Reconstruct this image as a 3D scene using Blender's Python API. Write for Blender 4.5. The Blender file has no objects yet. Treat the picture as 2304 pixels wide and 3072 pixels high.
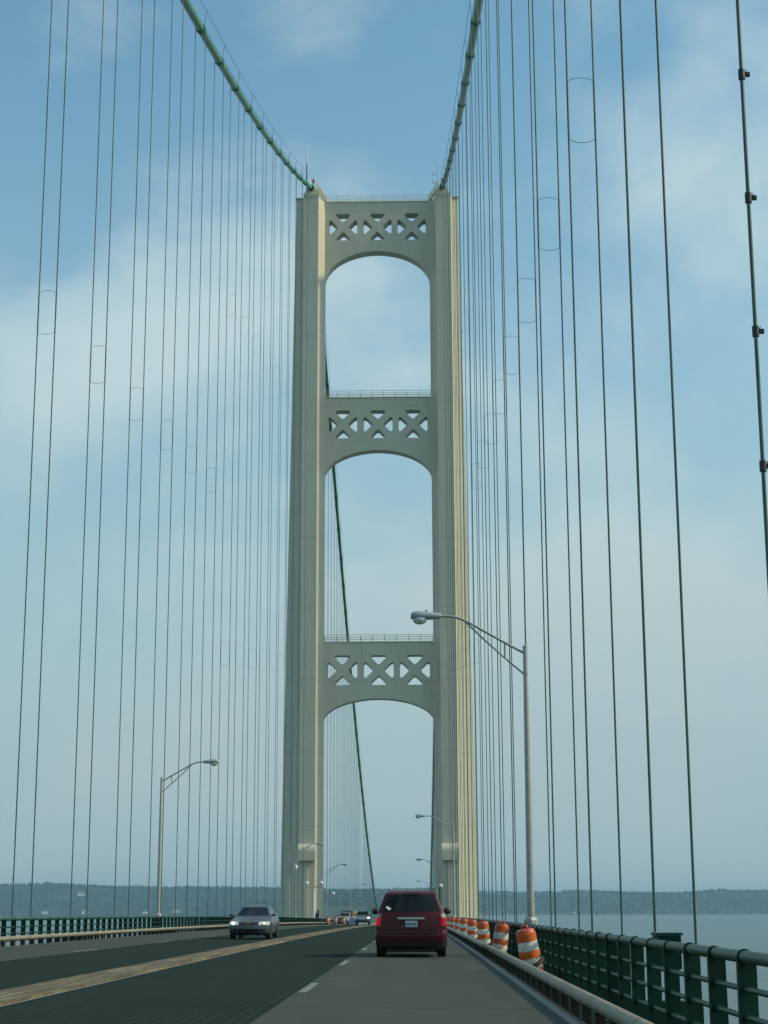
import bpy, bmesh, math, random
from math import sin, cos, tan, atan2, sqrt, pi, radians, exp
from mathutils import Vector, Matrix
rnd = random.Random(7)
scene = bpy.context.scene
COL = scene.collection
# ------------------------------------------------------------------ helpers
class MB:
    """collects shapes and links them as one mesh object"""
    def __init__(s): s.v = []; s.f = []
    def add(s, vs, fs):
        n = len(s.v); s.v += [tuple(v) for v in vs]; s.f += [tuple(i + n for i in f) for f in fs]; return s
    def box(s, c, d, rz=0.0, rx=0.0, ry=0.0):
        m = Matrix.Rotation(rz, 3, 'Z') @ Matrix.Rotation(ry, 3, 'Y') @ Matrix.Rotation(rx, 3, 'X')
        vs = []
        for x in (-.5, .5):
            for y in (-.5, .5):
                for z in (-.5, .5):
                    vs.append(Vector(c) + m @ Vector((x * d[0], y * d[1], z * d[2])))
        return s.add(vs, [(0, 1, 3, 2), (4, 6, 7, 5), (0, 4, 5, 1), (2, 3, 7, 6), (0, 2, 6, 4), (1, 5, 7, 3)])
    def tube(s, pts, r, n=8, cap=True):
        pts = [Vector(p) for p in pts]
        rs = r if isinstance(r, (list, tuple)) else [r] * len(pts)
        vs = []; fs = []; ref = None
        for i, p in enumerate(pts):
            a = pts[max(i - 1, 0)]; b = pts[min(i + 1, len(pts) - 1)]
            t = (b - a).normalized()
            if ref is None:
                ref = Vector((0, 0, 1)) if abs(t.z) < .9 else Vector((1, 0, 0))
            u = (ref - t * ref.dot(t)).normalized(); w = t.cross(u); ref = u
            for k in range(n):
                an = 2 * pi * k / n
                vs.append(p + (u * cos(an) + w * sin(an)) * rs[i])
        for i in range(len(pts) - 1):
            for k in range(n):
                a = i * n + k; b = i * n + (k + 1) % n
                fs.append((a, b, b + n, a + n))
        if cap:
            fs.append(tuple(range(n - 1, -1, -1))); o = (len(pts) - 1) * n; fs.append(tuple(o + k for k in range(n)))
        return s.add(vs, fs)
    def lathe(s, prof, n=24, c=(0, 0, 0)):
        vs = []; fs = []
        for r, z in prof:
            for k in range(n):
                a = 2 * pi * k / n; vs.append((c[0] + r * cos(a), c[1] + r * sin(a), c[2] + z))
        for i in range(len(prof) - 1):
            for k in range(n):
                a = i * n + k; b = i * n + (k + 1) % n
                fs.append((a, b, b + n, a + n))
        fs.append(tuple(range(n - 1, -1, -1))); o = (len(prof) - 1) * n; fs.append(tuple(o + k for k in range(n)))
        return s.add(vs, fs)
    def sphere(s, c, r, nu=12, nv=8):
        if not isinstance(r, (tuple, list)): r = (r, r, r)
        vs = [(c[0], c[1], c[2] - r[2])]; fs = []
        for j in range(1, nv):
            t = -pi / 2 + pi * j / nv
            for i in range(nu):
                a = 2 * pi * i / nu
                vs.append((c[0] + r[0] * cos(t) * cos(a), c[1] + r[1] * cos(t) * sin(a), c[2] + r[2] * sin(t)))
        vs.append((c[0], c[1], c[2] + r[2]))
        for i in range(nu):
            fs.append((0, 1 + (i + 1) % nu, 1 + i))
            o = 1 + (nv - 2) * nu; fs.append((o + i, o + (i + 1) % nu, len(vs) - 1))
        for j in range(nv - 2):
            for i in range(nu):
                a = 1 + j * nu + i; b = 1 + j * nu + (i + 1) % nu
                fs.append((a, b, b + nu, a + nu))
        return s.add(vs, fs)
    def grid(s, rows):
        n = len(rows[0]); vs = [p for r in rows for p in r]; fs = []
        for i in range(len(rows) - 1):
            for j in range(n - 1):
                a = i * n + j; fs.append((a, a + 1, a + 1 + n, a + n))
        return s.add(vs, fs)
    def mesh(s, name, mat, smooth=None):
        me = bpy.data.meshes.new(name); me.from_pydata(s.v, [], s.f)
        bm = bmesh.new(); bm.from_mesh(me); bmesh.ops.recalc_face_normals(bm, faces=bm.faces); bm.to_mesh(me); bm.free()
        if smooth is not None:
            for p in me.polygons: p.use_smooth = True
            me.set_sharp_from_angle(angle=radians(smooth))
        if mat: me.materials.append(mat)
        return me
    def obj(s, name, mat, parent=None, smooth=None, loc=None):
        return link(name, s.mesh(name, mat, smooth), parent, loc)
def link(name, me, parent=None, loc=None):
    o = bpy.data.objects.new(name, me); COL.objects.link(o)
    if parent: o.parent = parent
    if loc is not None: o.location = loc
    return o
def tag(o, label=None, cat=None, group=None, kind=None):
    if label: o['label'] = label
    if cat: o['category'] = cat
    if group: o['group'] = group
    if kind: o['kind'] = kind
    return o
def thing(name, label, cat, loc=(0, 0, 0), group=None, rz=0):
    o = bpy.data.objects.new(name, None); COL.objects.link(o); o.location = loc; o.rotation_euler = (0, 0, rz)
    o.empty_display_size = .2
    return tag(o, label, cat, group)
def copy_tree(o, parent=None):
    c = o.copy(); COL.objects.link(c)
    if parent: c.parent = parent
    for ch in list(o.children): copy_tree(ch, c)
    return c
# ------------------------------------------------------------------ materials
def newmat(name):
    m = bpy.data.materials.new(name); m.use_nodes = True
    nt = m.node_tree; return m, nt, nt.nodes['Principled BSDF']
def N(nt, t, **kw):
    n = nt.nodes.new(t)
    for k, v in kw.items():
        if k.startswith('i_'): n.inputs[k[2:].replace('_', ' ')].default_value = v
        else: setattr(n, k, v)
    return n
def mathn(nt, op, a, b=None, clamp=False):
    n = nt.nodes.new('ShaderNodeMath'); n.operation = op; n.use_clamp = clamp
    for i, q in enumerate((a, b)):
        if q is None: continue
        if isinstance(q, (int, float)): n.inputs[i].default_value = q
        else: nt.links.new(q, n.inputs[i])
    return n.outputs[0]
def mixc(nt, f, a, b, mode='MIX'):
    n = nt.nodes.new('ShaderNodeMix'); n.data_type = 'RGBA'; n.blend_type = mode
    for i, q in ((0, f), (6, a), (7, b)):
        if isinstance(q, (int, float)): n.inputs[i].default_value = q
        elif isinstance(q, tuple): n.inputs[i].default_value = (*q, 1) if len(q) == 3 else q
        else: nt.links.new(q, n.inputs[i])
    return n.outputs[2]
def noise(nt, scale, detail=4, rough=.55, vec=None, dist=0.0):
    n = N(nt, 'ShaderNodeTexNoise'); n.inputs['Scale'].default_value = scale; n.inputs['Detail'].default_value = detail
    n.inputs['Roughness'].default_value = rough; n.inputs['Distortion'].default_value = dist
    if vec is not None: nt.links.new(vec, n.inputs['Vector'])
    return n.outputs[0]
def mapr(nt, v, a, b, c=0.0, d=1.0, smooth=False):
    n = nt.nodes.new('ShaderNodeMapRange')
    if smooth: n.interpolation_type = 'SMOOTHSTEP'
    nt.links.new(v, n.inputs[0])
    for i, q in enumerate((a, b, c, d)): n.inputs[i + 1].default_value = q
    return n.outputs[0]
def coords(nt, sc=(1, 1, 1), world=False):
    if world:
        g = nt.nodes.new('ShaderNodeNewGeometry'); src = g.outputs['Position']
    else:
        g = nt.nodes.new('ShaderNodeTexCoord'); src = g.outputs['Object']
    m = nt.nodes.new('ShaderNodeMapping'); m.inputs['Scale'].default_value = sc
    nt.links.new(src, m.inputs[0]); return m.outputs[0]
def paint(name, col, rough=.5, metal=0.0, var=.25, scale=3.0, dirt=None, dirt_amt=.35, sc=(1, 1, 1), coat=0.0, bump=0.0, world=True, spec=.5):
    m, nt, b = newmat(name)
    v = coords(nt, sc, world)
    f = noise(nt, scale, 6, .6, v)
    f2 = mapr(nt, f, .3, .7, 1 - var, 1 + var)
    c = nt.nodes.new('ShaderNodeMix'); c.data_type = 'RGBA'; c.blend_type = 'MULTIPLY'; c.inputs[0].default_value = 1
    c.inputs[6].default_value = (*col, 1); nt.links.new(f2, c.inputs[7]); out = c.outputs[2]
    if dirt:
        g = noise(nt, scale * 2.3, 8, .7, v)
        out = mixc(nt, mapr(nt, g, .52, .72, 0, dirt_amt), out, dirt)
    nt.links.new(out, b.inputs['Base Color'])
    b.inputs['Roughness'].default_value = rough; b.inputs['Metallic'].default_value = metal
    b.inputs['Specular IOR Level'].default_value = spec
    b.inputs['Coat Weight'].default_value = coat; b.inputs['Coat Roughness'].default_value = .05
    if bump:
        bn = nt.nodes.new('ShaderNodeBump'); bn.inputs['Strength'].default_value = bump; bn.inputs['Distance'].default_value = .02
        nt.links.new(noise(nt, scale * 12, 4, .6, v), bn.inputs['Height']); nt.links.new(bn.outputs[0], b.inputs['Normal'])
    return m
def emit(name, col, st, base=(.1, .1, .1)):
    m, nt, b = newmat(name); b.inputs['Base Color'].default_value = (*base, 1)
    b.inputs['Specular IOR Level'].default_value = .15
    b.inputs['Emission Color'].default_value = (*col, 1); b.inputs['Emission Strength'].default_value = st; b.inputs['Roughness'].default_value = .2
    return m
M = {}
M['green'] = paint('green bridge paint', (.022, .15, .095), .45, var=.22, scale=.9, dirt=(.03, .05, .04), dirt_amt=.5)
M['cable'] = paint('green cable paint', (.035, .21, .115), .4, var=.15, scale=.5, dirt=(.03, .09, .06), dirt_amt=.4)
M['rope'] = paint('green wire rope', (.045, .10, .088), .45, var=.3, scale=1.0)
M['railgreen'] = paint('dark green rail paint', (.010, .060, .038), .42, var=.3, scale=1.4, dirt=(.02, .03, .025), dirt_amt=.6, spec=.22)
M['postgreen'] = paint('dark green post paint', (.006, .036, .025), .5, var=.3, scale=2.0, dirt=(.014, .02, .017), dirt_amt=.5, spec=.15)
M['band'] = paint('dark green band steel', (.028, .165, .095), .45, var=.2)
M['kerbrail'] = paint('weathered cream rail paint', (.225, .20, .145), .55, var=.3, scale=2.5, dirt=(.09, .045, .02), dirt_amt=.75)
M['rust'] = paint('rusty brown steel', (.020, .0145, .011), .75, var=.45, scale=3)
M['galv'] = paint('galvanised steel', (.36, .37, .36), .45, metal=.35, var=.12, scale=5, dirt=(.18, .17, .15), dirt_amt=.5)
M['lamphead'] = paint('grey lamp housing', (.30, .36, .38), .4, var=.08, scale=6)
M['lampglass'] = paint('lamp bowl glass', (.50, .56, .52), .12, var=.06, scale=6)
M['black'] = paint('black rubber', (.012, .013, .014), .75, var=.3, scale=6)
M['cream'] = paint('cream handrail paint', (.62, .52, .28), .5, var=.1)
M['white'] = paint('white paint', (.72, .72, .68), .4, var=.08)
M['dark'] = paint('dark steel', (.016, .02, .021), .5, var=.2)
M['redlamp'] = paint('red beacon glass', (.45, .03, .02), .2, var=.1)
# tower paint: ivory steel with plate seams
def tower_mat():
    m, nt, b = newmat('ivory tower paint')
    g = nt.nodes.new('ShaderNodeNewGeometry'); sp = nt.nodes.new('ShaderNodeSeparateXYZ'); nt.links.new(g.outputs['Position'], sp.inputs[0])
    z = sp.outputs[2]
    fr = mathn(nt, 'FRACT', mathn(nt, 'DIVIDE', mathn(nt, 'ADD', z, 200.0), 10.6))
    seam = mathn(nt, 'LESS_THAN', fr, .012)
    fr2 = mathn(nt, 'FRACT', mathn(nt, 'DIVIDE', mathn(nt, 'ADD', z, 200.0), 2.65))
    seam2 = mathn(nt, 'LESS_THAN', fr2, .016)
    v = coords(nt, (1, 1, .18), True)
    n1 = noise(nt, .5, 8, .6, v); n2 = noise(nt, 2.6, 6, .65, v)
    c = mixc(nt, mapr(nt, n1, .3, .7), (.525, .49, .375), (.605, .565, .44))
    c = mixc(nt, mapr(nt, n2, .55, .75, 0, .45), c, (.31, .27, .18))
    c = mixc(nt, mathn(nt, 'MULTIPLY', seam, .32), c, (.22, .20, .15))
    c = mixc(nt, mathn(nt, 'MULTIPLY', seam2, .06), c, (.22, .20, .15))
    sp_ = noise(nt, 1.7, 2, .5, coords(nt, (1, 1, 1), True))
    c = mixc(nt, mapr(nt, sp_, .80, .84, 0, .6), c, (.10, .07, .05))
    nt.links.new(c, b.inputs['Base Color']); b.inputs['Roughness'].default_value = .5
    bn = nt.nodes.new('ShaderNodeBump'); bn.inputs['Strength'].default_value = .25; bn.inputs['Distance'].default_value = .05
    nt.links.new(n2, bn.inputs['Height']); nt.links.new(bn.outputs[0], b.inputs['Normal'])
    return m
M['tower'] = tower_mat()
def road_mat():
    m, nt, b = newmat('worn grey pavement')
    v = coords(nt, (1, .05, 1), True); v2 = coords(nt, (1, 1, 1), True)
    n1 = noise(nt, 1.6, 6, .6, v); n2 = noise(nt, .35, 4, .5, v2); n3 = noise(nt, 45, 3, .7, v2)
    g = nt.nodes.new('ShaderNodeNewGeometry'); sp = nt.nodes.new('ShaderNodeSeparateXYZ'); nt.links.new(g.outputs['Position'], sp.inputs[0])
    c = mixc(nt, mapr(nt, n1, .3, .7), (.040, .050, .043), (.062, .072, .063))
    c = mixc(nt, mapr(nt, n2, .35, .65, 0, .5), c, (.030, .038, .034))
    c = mixc(nt, mapr(nt, n3, .35, .75, 0, .45), c, (.07, .077, .07))
    n4 = noise(nt, 3.5, 6, .65, coords(nt, (1, .3, 1), True))
    c = mixc(nt, mapr(nt, n4, .54, .76, 0, .5), c, (.06, .062, .056))
    # oil-darkened band down the middle of each lane, transverse joints
    ax = mathn(nt, 'ABSOLUTE', mathn(nt, 'SUBTRACT', mathn(nt, 'ABSOLUTE', sp.outputs[0]), 5.5))
    c = mixc(nt, mapr(nt, ax, .1, .8, .38, 0), c, (.055, .056, .05))
    fr = mathn(nt, 'FRACT', mathn(nt, 'DIVIDE', mathn(nt, 'ADD', sp.outputs[1], 205.6), 11.89))
    c = mixc(nt, mathn(nt, 'MULTIPLY', mathn(nt, 'LESS_THAN', fr, .006), .6), c, (.035, .035, .032))
    nt.links.new(c, b.inputs['Base Color']); b.inputs['Roughness'].default_value = .85; b.inputs['Specular IOR Level'].default_value = .2
    bn = nt.nodes.new('ShaderNodeBump'); bn.inputs['Strength'].default_value = .3; bn.inputs['Distance'].default_value = .01
    nt.links.new(n3, bn.inputs['Height']); nt.links.new(bn.outputs[0], b.inputs['Normal'])
    return m
M['road'] = road_mat()
def grating_mat():
    m, nt, b = newmat('open steel grating')
    g = nt.nodes.new('ShaderNodeNewGeometry'); sp = nt.nodes.new('ShaderNodeSeparateXYZ'); nt.links.new(g.outputs['Position'], sp.inputs[0])
    w = mathn(nt, 'FRACT', mathn(nt, 'DIVIDE', mathn(nt, 'ADD', sp.outputs[0], 50.0), .125))
    bar = mathn(nt, 'LESS_THAN', w, .28)
    w2 = mathn(nt, 'FRACT', mathn(nt, 'DIVIDE', mathn(nt, 'ADD', sp.outputs[1], 200.0), .10))
    cross = mathn(nt, 'LESS_THAN', w2, .16)
    steel = mathn(nt, 'MAXIMUM', bar, mathn(nt, 'MULTIPLY', cross, .5))
    v = coords(nt, (1, .03, 1), True)
    n1 = noise(nt, 2.2, 5, .6, v); n2 = noise(nt, .25, 4, .5, coords(nt, (1, 1, 1), True))
    cs = mixc(nt, mapr(nt, n1, .3, .7), (.022, .042, .034), (.034, .055, .044))
    cs = mixc(nt, mapr(nt, n2, .4, .65, 0, .5), cs, (.014, .027, .022))
    c = mixc(nt, steel, (.016, .0275, .025), cs)
    nt.links.new(c, b.inputs['Base Color']); b.inputs['Roughness'].default_value = .9
    b.inputs['Specular IOR Level'].default_value = .03
    return m
M['grating'] = grating_mat()
def median_mat():
    m, nt, b = newmat('faded rusty median steel')
    g = nt.nodes.new('ShaderNodeNewGeometry'); sp = nt.nodes.new('ShaderNodeSeparateXYZ'); nt.links.new(g.outputs['Position'], sp.inputs[0])
    v = coords(nt, (5, .12, 1), True)
    n1 = noise(nt, 2.6, 8, .7, v); n2 = noise(nt, 7, 6, .7, coords(nt, (1, .2, 1), True)); n3 = noise(nt, .5, 4, .6, coords(nt, (1, .5, 1), True))
    c = mixc(nt, mapr(nt, n1, .44, .56), (.25, .205, .10), (.06, .036, .02))
    c = mixc(nt, mapr(nt, n2, .5, .72, 0, .7), c, (.32, .265, .135))
    c = mixc(nt, mapr(nt, n3, .42, .6, 0, .55), c, (.06, .036, .02))
    w = mathn(nt, 'FRACT', mathn(nt, 'DIVIDE', mathn(nt, 'ADD', sp.outputs[0], 50.0), .19))
    c = mixc(nt, mathn(nt, 'MULTIPLY', mathn(nt, 'LESS_THAN', w, .22), .8), c, (.04, .03, .02))
    nt.links.new(c, b.inputs['Base Color']); b.inputs['Roughness'].default_value = .8
    return m
M['median'] = median_mat()
M['line'] = paint('worn white line paint', (.40, .41, .38), .6, var=.25, scale=6, dirt=(.14, .145, .13), dirt_amt=.8)
M['dash'] = paint('white lane dash paint', (.165, .18, .17), .6, var=.2, scale=6, dirt=(.14, .145, .13), dirt_amt=.6)
M['yline'] = paint('pale edge line paint', (.34, .33, .25), .6, var=.3, scale=3, dirt=(.12, .12, .10), dirt_amt=.8)
def drum_mat():
    m, nt, b = newmat('striped drum plastic')
    t = nt.nodes.new('ShaderNodeTexCoord'); sp = nt.nodes.new('ShaderNodeSeparateXYZ'); nt.links.new(t.outputs['Object'], sp.inputs[0])
    z = sp.outputs[2]
    r = nt.nodes.new('ShaderNodeValToRGB'); r.color_ramp.interpolation = 'CONSTANT'
    els = [(0, (.50, .075, .035)), (.20, (.68, .64, .53)), (.40, (.62, .11, .012)), (.56, (.70, .68, .60)), (.745, (.60, .105, .012)), (.93, (.48, .065, .035))]
    cr = r.color_ramp
    cr.elements[0].position = 0; cr.elements[0].color = (*els[0][1], 1)
    cr.elements[1].position = els[1][0]; cr.elements[1].color = (*els[1][1], 1)
    for p, c in els[2:]:
        e = cr.elements.new(p); e.color = (*c, 1)
    nt.links.new(mathn(nt, 'DIVIDE', z, .93), r.inputs[0])
    n = noise(nt, 7, 7, .7, coords(nt, (1, 1, .5), True))
    c = mixc(nt, mapr(nt, n, .48, .72, 0, .5), r.outputs[0], (.22, .17, .12))
    nt.links.new(c, b.inputs['Base Color']); b.inputs['Roughness'].default_value = .42
    return m
M['drum'] = drum_mat()
M['drumcap'] = paint('red orange drum cap', (.52, .06, .03), .4, var=.15)
def carpaint(name, col, metal=.4, flake=.1):
    m, nt, b = newmat(name); b.inputs['Metallic'].default_value = metal; b.inputs['Roughness'].default_value = .38
    n = noise(nt, 2.0, 5, .6, coords(nt))
    c = mixc(nt, mapr(nt, n, .35, .7, 0, .35), col, tuple(x * .75 + .01 for x in col))
    # road dirt low on the body
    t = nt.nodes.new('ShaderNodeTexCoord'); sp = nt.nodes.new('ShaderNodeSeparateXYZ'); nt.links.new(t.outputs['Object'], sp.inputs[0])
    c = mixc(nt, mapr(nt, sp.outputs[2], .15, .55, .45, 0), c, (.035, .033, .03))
    nt.links.new(c, b.inputs['Base Color'])
    b.inputs['Coat Weight'].default_value = .22; b.inputs['Coat Roughness'].default_value = .1; b.inputs['Specular IOR Level'].default_value = .2
    return m
M['maroon'] = carpaint('maroon car paint', (.062, .0018, .007), .0)
M['silver'] = carpaint('silver blue car paint', (.085, .105, .125), .4)
M['charcoal'] = carpaint('charcoal truck paint', (.07, .085, .09), .3)
M['greytruck'] = carpaint('grey truck paint', (.23, .25, .26), .2)
M['glassdark'] = paint('dark tinted glass', (.006, .010, .010), .06, var=.1, spec=.3)
def clearglass():
    m, nt, b = newmat('windscreen glass')
    tr = nt.nodes.new('ShaderNodeBsdfTransparent'); tr.inputs[0].default_value = (.28, .36, .35, 1)
    gl = nt.nodes.new('ShaderNodeBsdfGlossy'); gl.inputs['Roughness'].default_value = .03
    fr = nt.nodes.new('ShaderNodeFresnel'); fr.inputs[0].default_value = 1.5
    mx = nt.nodes.new('ShaderNodeMixShader'); nt.links.new(fr.outputs[0], mx.inputs[0]); nt.links.new(tr.outputs[0], mx.inputs[1]); nt.links.new(gl.outputs[0], mx.inputs[2])
    nt.links.new(mx.outputs[0], nt.nodes['Material Output'].inputs[0]); return m
M['clear'] = clearglass()
M['chrome'] = paint('chrome', (.6, .62, .62), .15, metal=1.0, var=.05)
M['trim'] = paint('dark plastic trim', (.014, .016, .017), .5, var=.2)
M['tail'] = emit('lit tail light', (1.0, .008, .012), .30, (.10, .002, .002))
M['taildim'] = paint('clear tail lens', (.30, .22, .22), .15, var=.1)
M['headlit'] = emit('lit headlight', (1.0, .93, .8), 1.2, (.8, .8, .8))
M['headdim'] = emit('headlight lens', (1.0, .92, .78), .08, (.42, .44, .42))
M['plate'] = paint('licence plate', (.38, .46, .48), .4, var=.12, scale=30)
M['plateink'] = paint('licence plate lettering', (.05, .09, .22), .5, var=.1)
M['gold'] = paint('gold emblem', (.55, .38, .12), .3, metal=.8, var=.1)
M['cloth'] = paint('grey seat cloth', (.03, .032, .034), .9, var=.2)
M['skin'] = paint('skin', (.30, .17, .11), .55, var=.1)
M['hair'] = paint('dark hair', (.03, .02, .014), .6, var=.2)
M['shirt'] = paint('dark shirt', (.04, .05, .07), .85, var=.2)
M['shirt2'] = paint('grey shirt', (.10, .10, .11), .85, var=.2)
M['signpale'] = paint('pale lavender sheet', (.34, .40, .58), .6, var=.1)
M['tan'] = paint('tan plywood', (.20, .17, .12), .7, var=.2)
M['housewall'] = paint('white house wall', (.8, .78, .72), .6, var=.06)
M['houseroof'] = paint('grey house roof', (.18, .17, .17), .8, var=.15)
# ------------------------------------------------------------------ camera
CX, CZ = 5.5294, 1.16
F_PX, PITCH, ROLL, YAW = 5137.67, .224877, -.003537, .018327
cp, sp_ = cos(PITCH), sin(PITCH); cy_, sy_ = cos(YAW), sin(YAW)
FW = Vector((-sy_ * cp, cy_ * cp, sp_)); RT = Vector((cy_, sy_, 0)); UP = RT.cross(FW)
R2 = RT * cos(ROLL) + UP * sin(ROLL); U2 = -RT * sin(ROLL) + UP * cos(ROLL)
cam = bpy.data.cameras.new('camera'); co = bpy.data.objects.new('camera', cam); COL.objects.link(co)
mw = Matrix((R2, U2, -FW)).transposed().to_4x4(); mw.translation = Vector((CX, 0, CZ)); co.matrix_world = mw
cam.lens = F_PX / 3072 * 36; cam.sensor_width = 36; cam.clip_start = .5; cam.clip_end = 60000
scene.camera = co
def az_of(px, D):                       # bearing of a measured column -> ground position
    d = FW + R2 * ((px - 1152) / F_PX) + U2 * (-(2711 - 1536) / F_PX)
    return Vector((CX + d.x / d.y * D, D, 0))
# ------------------------------------------------------------------ road profile
SL, KV, CR = .003067, 3.3e-5, -.00966
def zr(X, Y):
    c = CR * (X - CX)
    if Y < 0: return -SL * Y * .6 + c
    if Y < 265: return -(SL * Y + KV * Y * Y / 2) + c
    return -(SL * 265 + KV * 265 * 265 / 2) - (SL + KV * 265 + .0085) * (Y - 265) + c
YS = [-60 + 5 * i for i in range(66)] + [270 + 10 * i for i in range(56)]
def strip(mb, x0, x1, dz=0.0, y0=-60, y1=820, th=0.0):
    ys = [y0] + [y for y in YS if y0 < y < y1] + [y1]
    top = [[(x0, y, zr(x0, y) + dz) for y in ys], [(x1, y, zr(x1, y) + dz) for y in ys]]
    mb.grid(top)
    if th:
        mb.grid([[(x0, y, zr(x0, y) + dz - th) for y in ys], [(x1, y, zr(x1, y) + dz - th) for y in ys]])
        for x in (x0, x1): mb.grid([[(x, y, zr(x, y) + dz) for y in ys], [(x, y, zr(x, y) + dz - th) for y in ys]])
XB, XM, XE, XK, XR = 3.784, .476, 7.239, 7.36, 8.20
mb = MB(); strip(mb, XB, 7.30, 0, th=.25); strip(mb, -7.30, -XB, 0, th=.25)
tag(mb.obj('road', M['road']), 'grey paved outer lanes of the bridge road', None, None, 'structure')
mb = MB(); strip(mb, XM, XB, -.012, th=.12); strip(mb, -XB, -XM, -.012, th=.12)
tag(mb.obj('road_grating', M['grating']), 'dark steel grating inner lanes of the bridge road', None, None, 'structure')
mb = MB(); strip(mb, -.30, .46, .03, th=.2)
tag(mb.obj('road_median', M['median']), 'narrow rusty yellowish median strip between the traffic directions', None, None, 'structure')
mb = MB(); strip(mb, XE - .115, XE, .004); strip(mb, -XE, -XE + .09, .004)
strip(mb, XM - .02, XM + .045, -.006)
dashes = [(25.3, 28.6), (38.0, 41.4), (53.0, 56.0)] + [(66.5 + 13.2 * i, 69.6 + 13.2 * i) for i in range(14)]
for a, b in dashes: strip(mb, XB + .03, XB + .15, .004, a, b)
for a, b in [(6.0, 9.2), (20, 23.2), (34, 37.2), (48.1, 51.9), (63.3, 66.9)] + [(78.3 + 13.5 * i, 81.4 + 13.5 * i) for i in range(13)]: strip(mb, -XB - .13, -XB - .03, .004, a, b)
tag(mb.obj('road_markings', M['dash']), 'faded white painted lane lines', None, None, 'structure')
# catwalk, girders and floor beams below
mb = MB()
for s in (-1, 1):
    for i in range(9):
        x = s * (7.46 + i * .095); strip(mb, x - .025, x + .025, -.30, th=.05, y1=420)
    strip(mb, s * 7.40 - .06, s * 7.40 + .06, -.27, th=.5)
for y in [9.4 + 11.89 * i for i in range(-5, 60)]:
    z = zr(0, y); mb.box((0, y, z - 1.1), (21.6, .35, 1.1))
tag(mb.obj('road_deck_frame', M['postgreen']), 'green steel catwalk and floor beams under the roadway', None, None, 'structure')
mb = MB()
for s in (-1, 1):
    strip(mb, s * 10.36 - .3, s * 10.36 + .3, -1.75, th=.6); strip(mb, s * 10.36 - .3, s * 10.36 + .3, -12.2, th=.6)
    ys = [9.4 + 11.89 * i for i in range(-5, 60)]
    for i, y in enumerate(ys):
        z = zr(s * 10.36, y); mb.box((s * 10.36, y, z - 7.3), (.4, .35, 9.8))
        if i + 1 < len(ys):
            a, b = (-2.3, -12.2) if i % 2 else (-12.2, -2.3)
            mb.tube([(s * 10.36, y, z + a), (s * 10.36, ys[i + 1], zr(s * 10.36, ys[i + 1]) + b)], .22, 6)
tag(mb.obj('stiffening_truss', M['green']), 'green stiffening truss carrying the roadway between the suspender ropes', 'truss')
# ------------------------------------------------------------------ railings
POST = 1.43
def ysamp(y0, y1, st=4.0):
    n = int((y1 - y0) / st) + 1
    return [y0 + (y1 - y0) * i / n for i in range(n + 1)]
def railing(s, y0, yfirst, label):
    X = s * XR
    t = thing('bridge_railing', label, 'railing', (X, y0, zr(X, y0)), 'tubular railings along the roadway')
    base = Vector(t.location)
    def P(y, h): return Vector((X, y, zr(X, y) + h)) - base
    y1 = 690
    for nm, h, r in (('top_rail', .80, .052), ('middle_rail', .545, .026), ('lower_rail', .325, .026), ('bottom_rail', .10, .026)):
        MB().tube([P(y, h) for y in ysamp(y0, y1)], r, 12).obj(nm, M['railgreen'], t, 40)
    pm = MB().box((s * .02, 0, .235), (.15, .022, 1.10)).box((s * -.055, 0, .235), (.02, .06, 1.09))
    pm.tube([(0, -.02, .80), (0, .02, .80)], .066, 14)
    me = pm.mesh('post', M['postgreen'], 40)
    n0 = 0
    ys = []
    y = yfirst
    while y < y1: ys.append(y); y += POST
    for y in ys[:100]:
        link('post', me, t, P(y + rnd.uniform(-.015, .015), rnd.uniform(-.004, .004))).rotation_euler = (rnd.uniform(-.012, .012), rnd.uniform(-.01, .01), rnd.uniform(-.05, .05))
    far = MB()
    for y in ys[100:]:
        c = P(y, .235); far.box(c + Vector((s * .02, 0, 0)), (.15, .03, 1.1)); far.box(c + Vector((-s * .055, 0, 0)), (.02, .06, 1.09))
    o = far.obj('far_posts', M['postgreen'], t); o['kind'] = 'stuff'
    return t
railing(1, 5, 10.24, 'dark green tubular railing with plate posts, behind the orange drums')
railing(-1, 30, 45.4, 'green tubular railing running along beyond the oncoming silver sedan')
def kerb_rail(s, y0, yfirst, label):
    X = s * XK
    t = thing('kerb_rail', label, 'guard rail', (X, y0, zr(X, y0)), 'low tubular kerb rails')
    base = Vector(t.location)
    def P(y, h, dx=0): return Vector((X + dx, y, zr(X, y) + h)) - base
    y1 = 690
    MB().tube([P(y, .228) for y in ysamp(y0, y1)], .072, 16).obj('rail_tube', M['kerbrail'], t, 40)
    me = MB().box((0, 0, .03), (.10, .16, .30)).box((s * .05, 0, -.10), (.12, .20, .08)).mesh('post', M['rust'])
    ys = []; y = yfirst
    while y < y1: ys.append(y); y += POST
    for y in ys[:100]: link('post', me, t, P(y, 0))
    far = MB()
    for y in ys[100:]: far.box(P(y, .03), (.10, .16, .30))
    o = far.obj('far_posts', M['rust'], t); o['kind'] = 'stuff'
kerb_rail(1, 5, 10.9, 'low weathered cream tube rail beside the van lane, under the orange drums')
kerb_rail(-1, 30, 46.0, 'low weathered cream tube rail along the oncoming outer lane')
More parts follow.
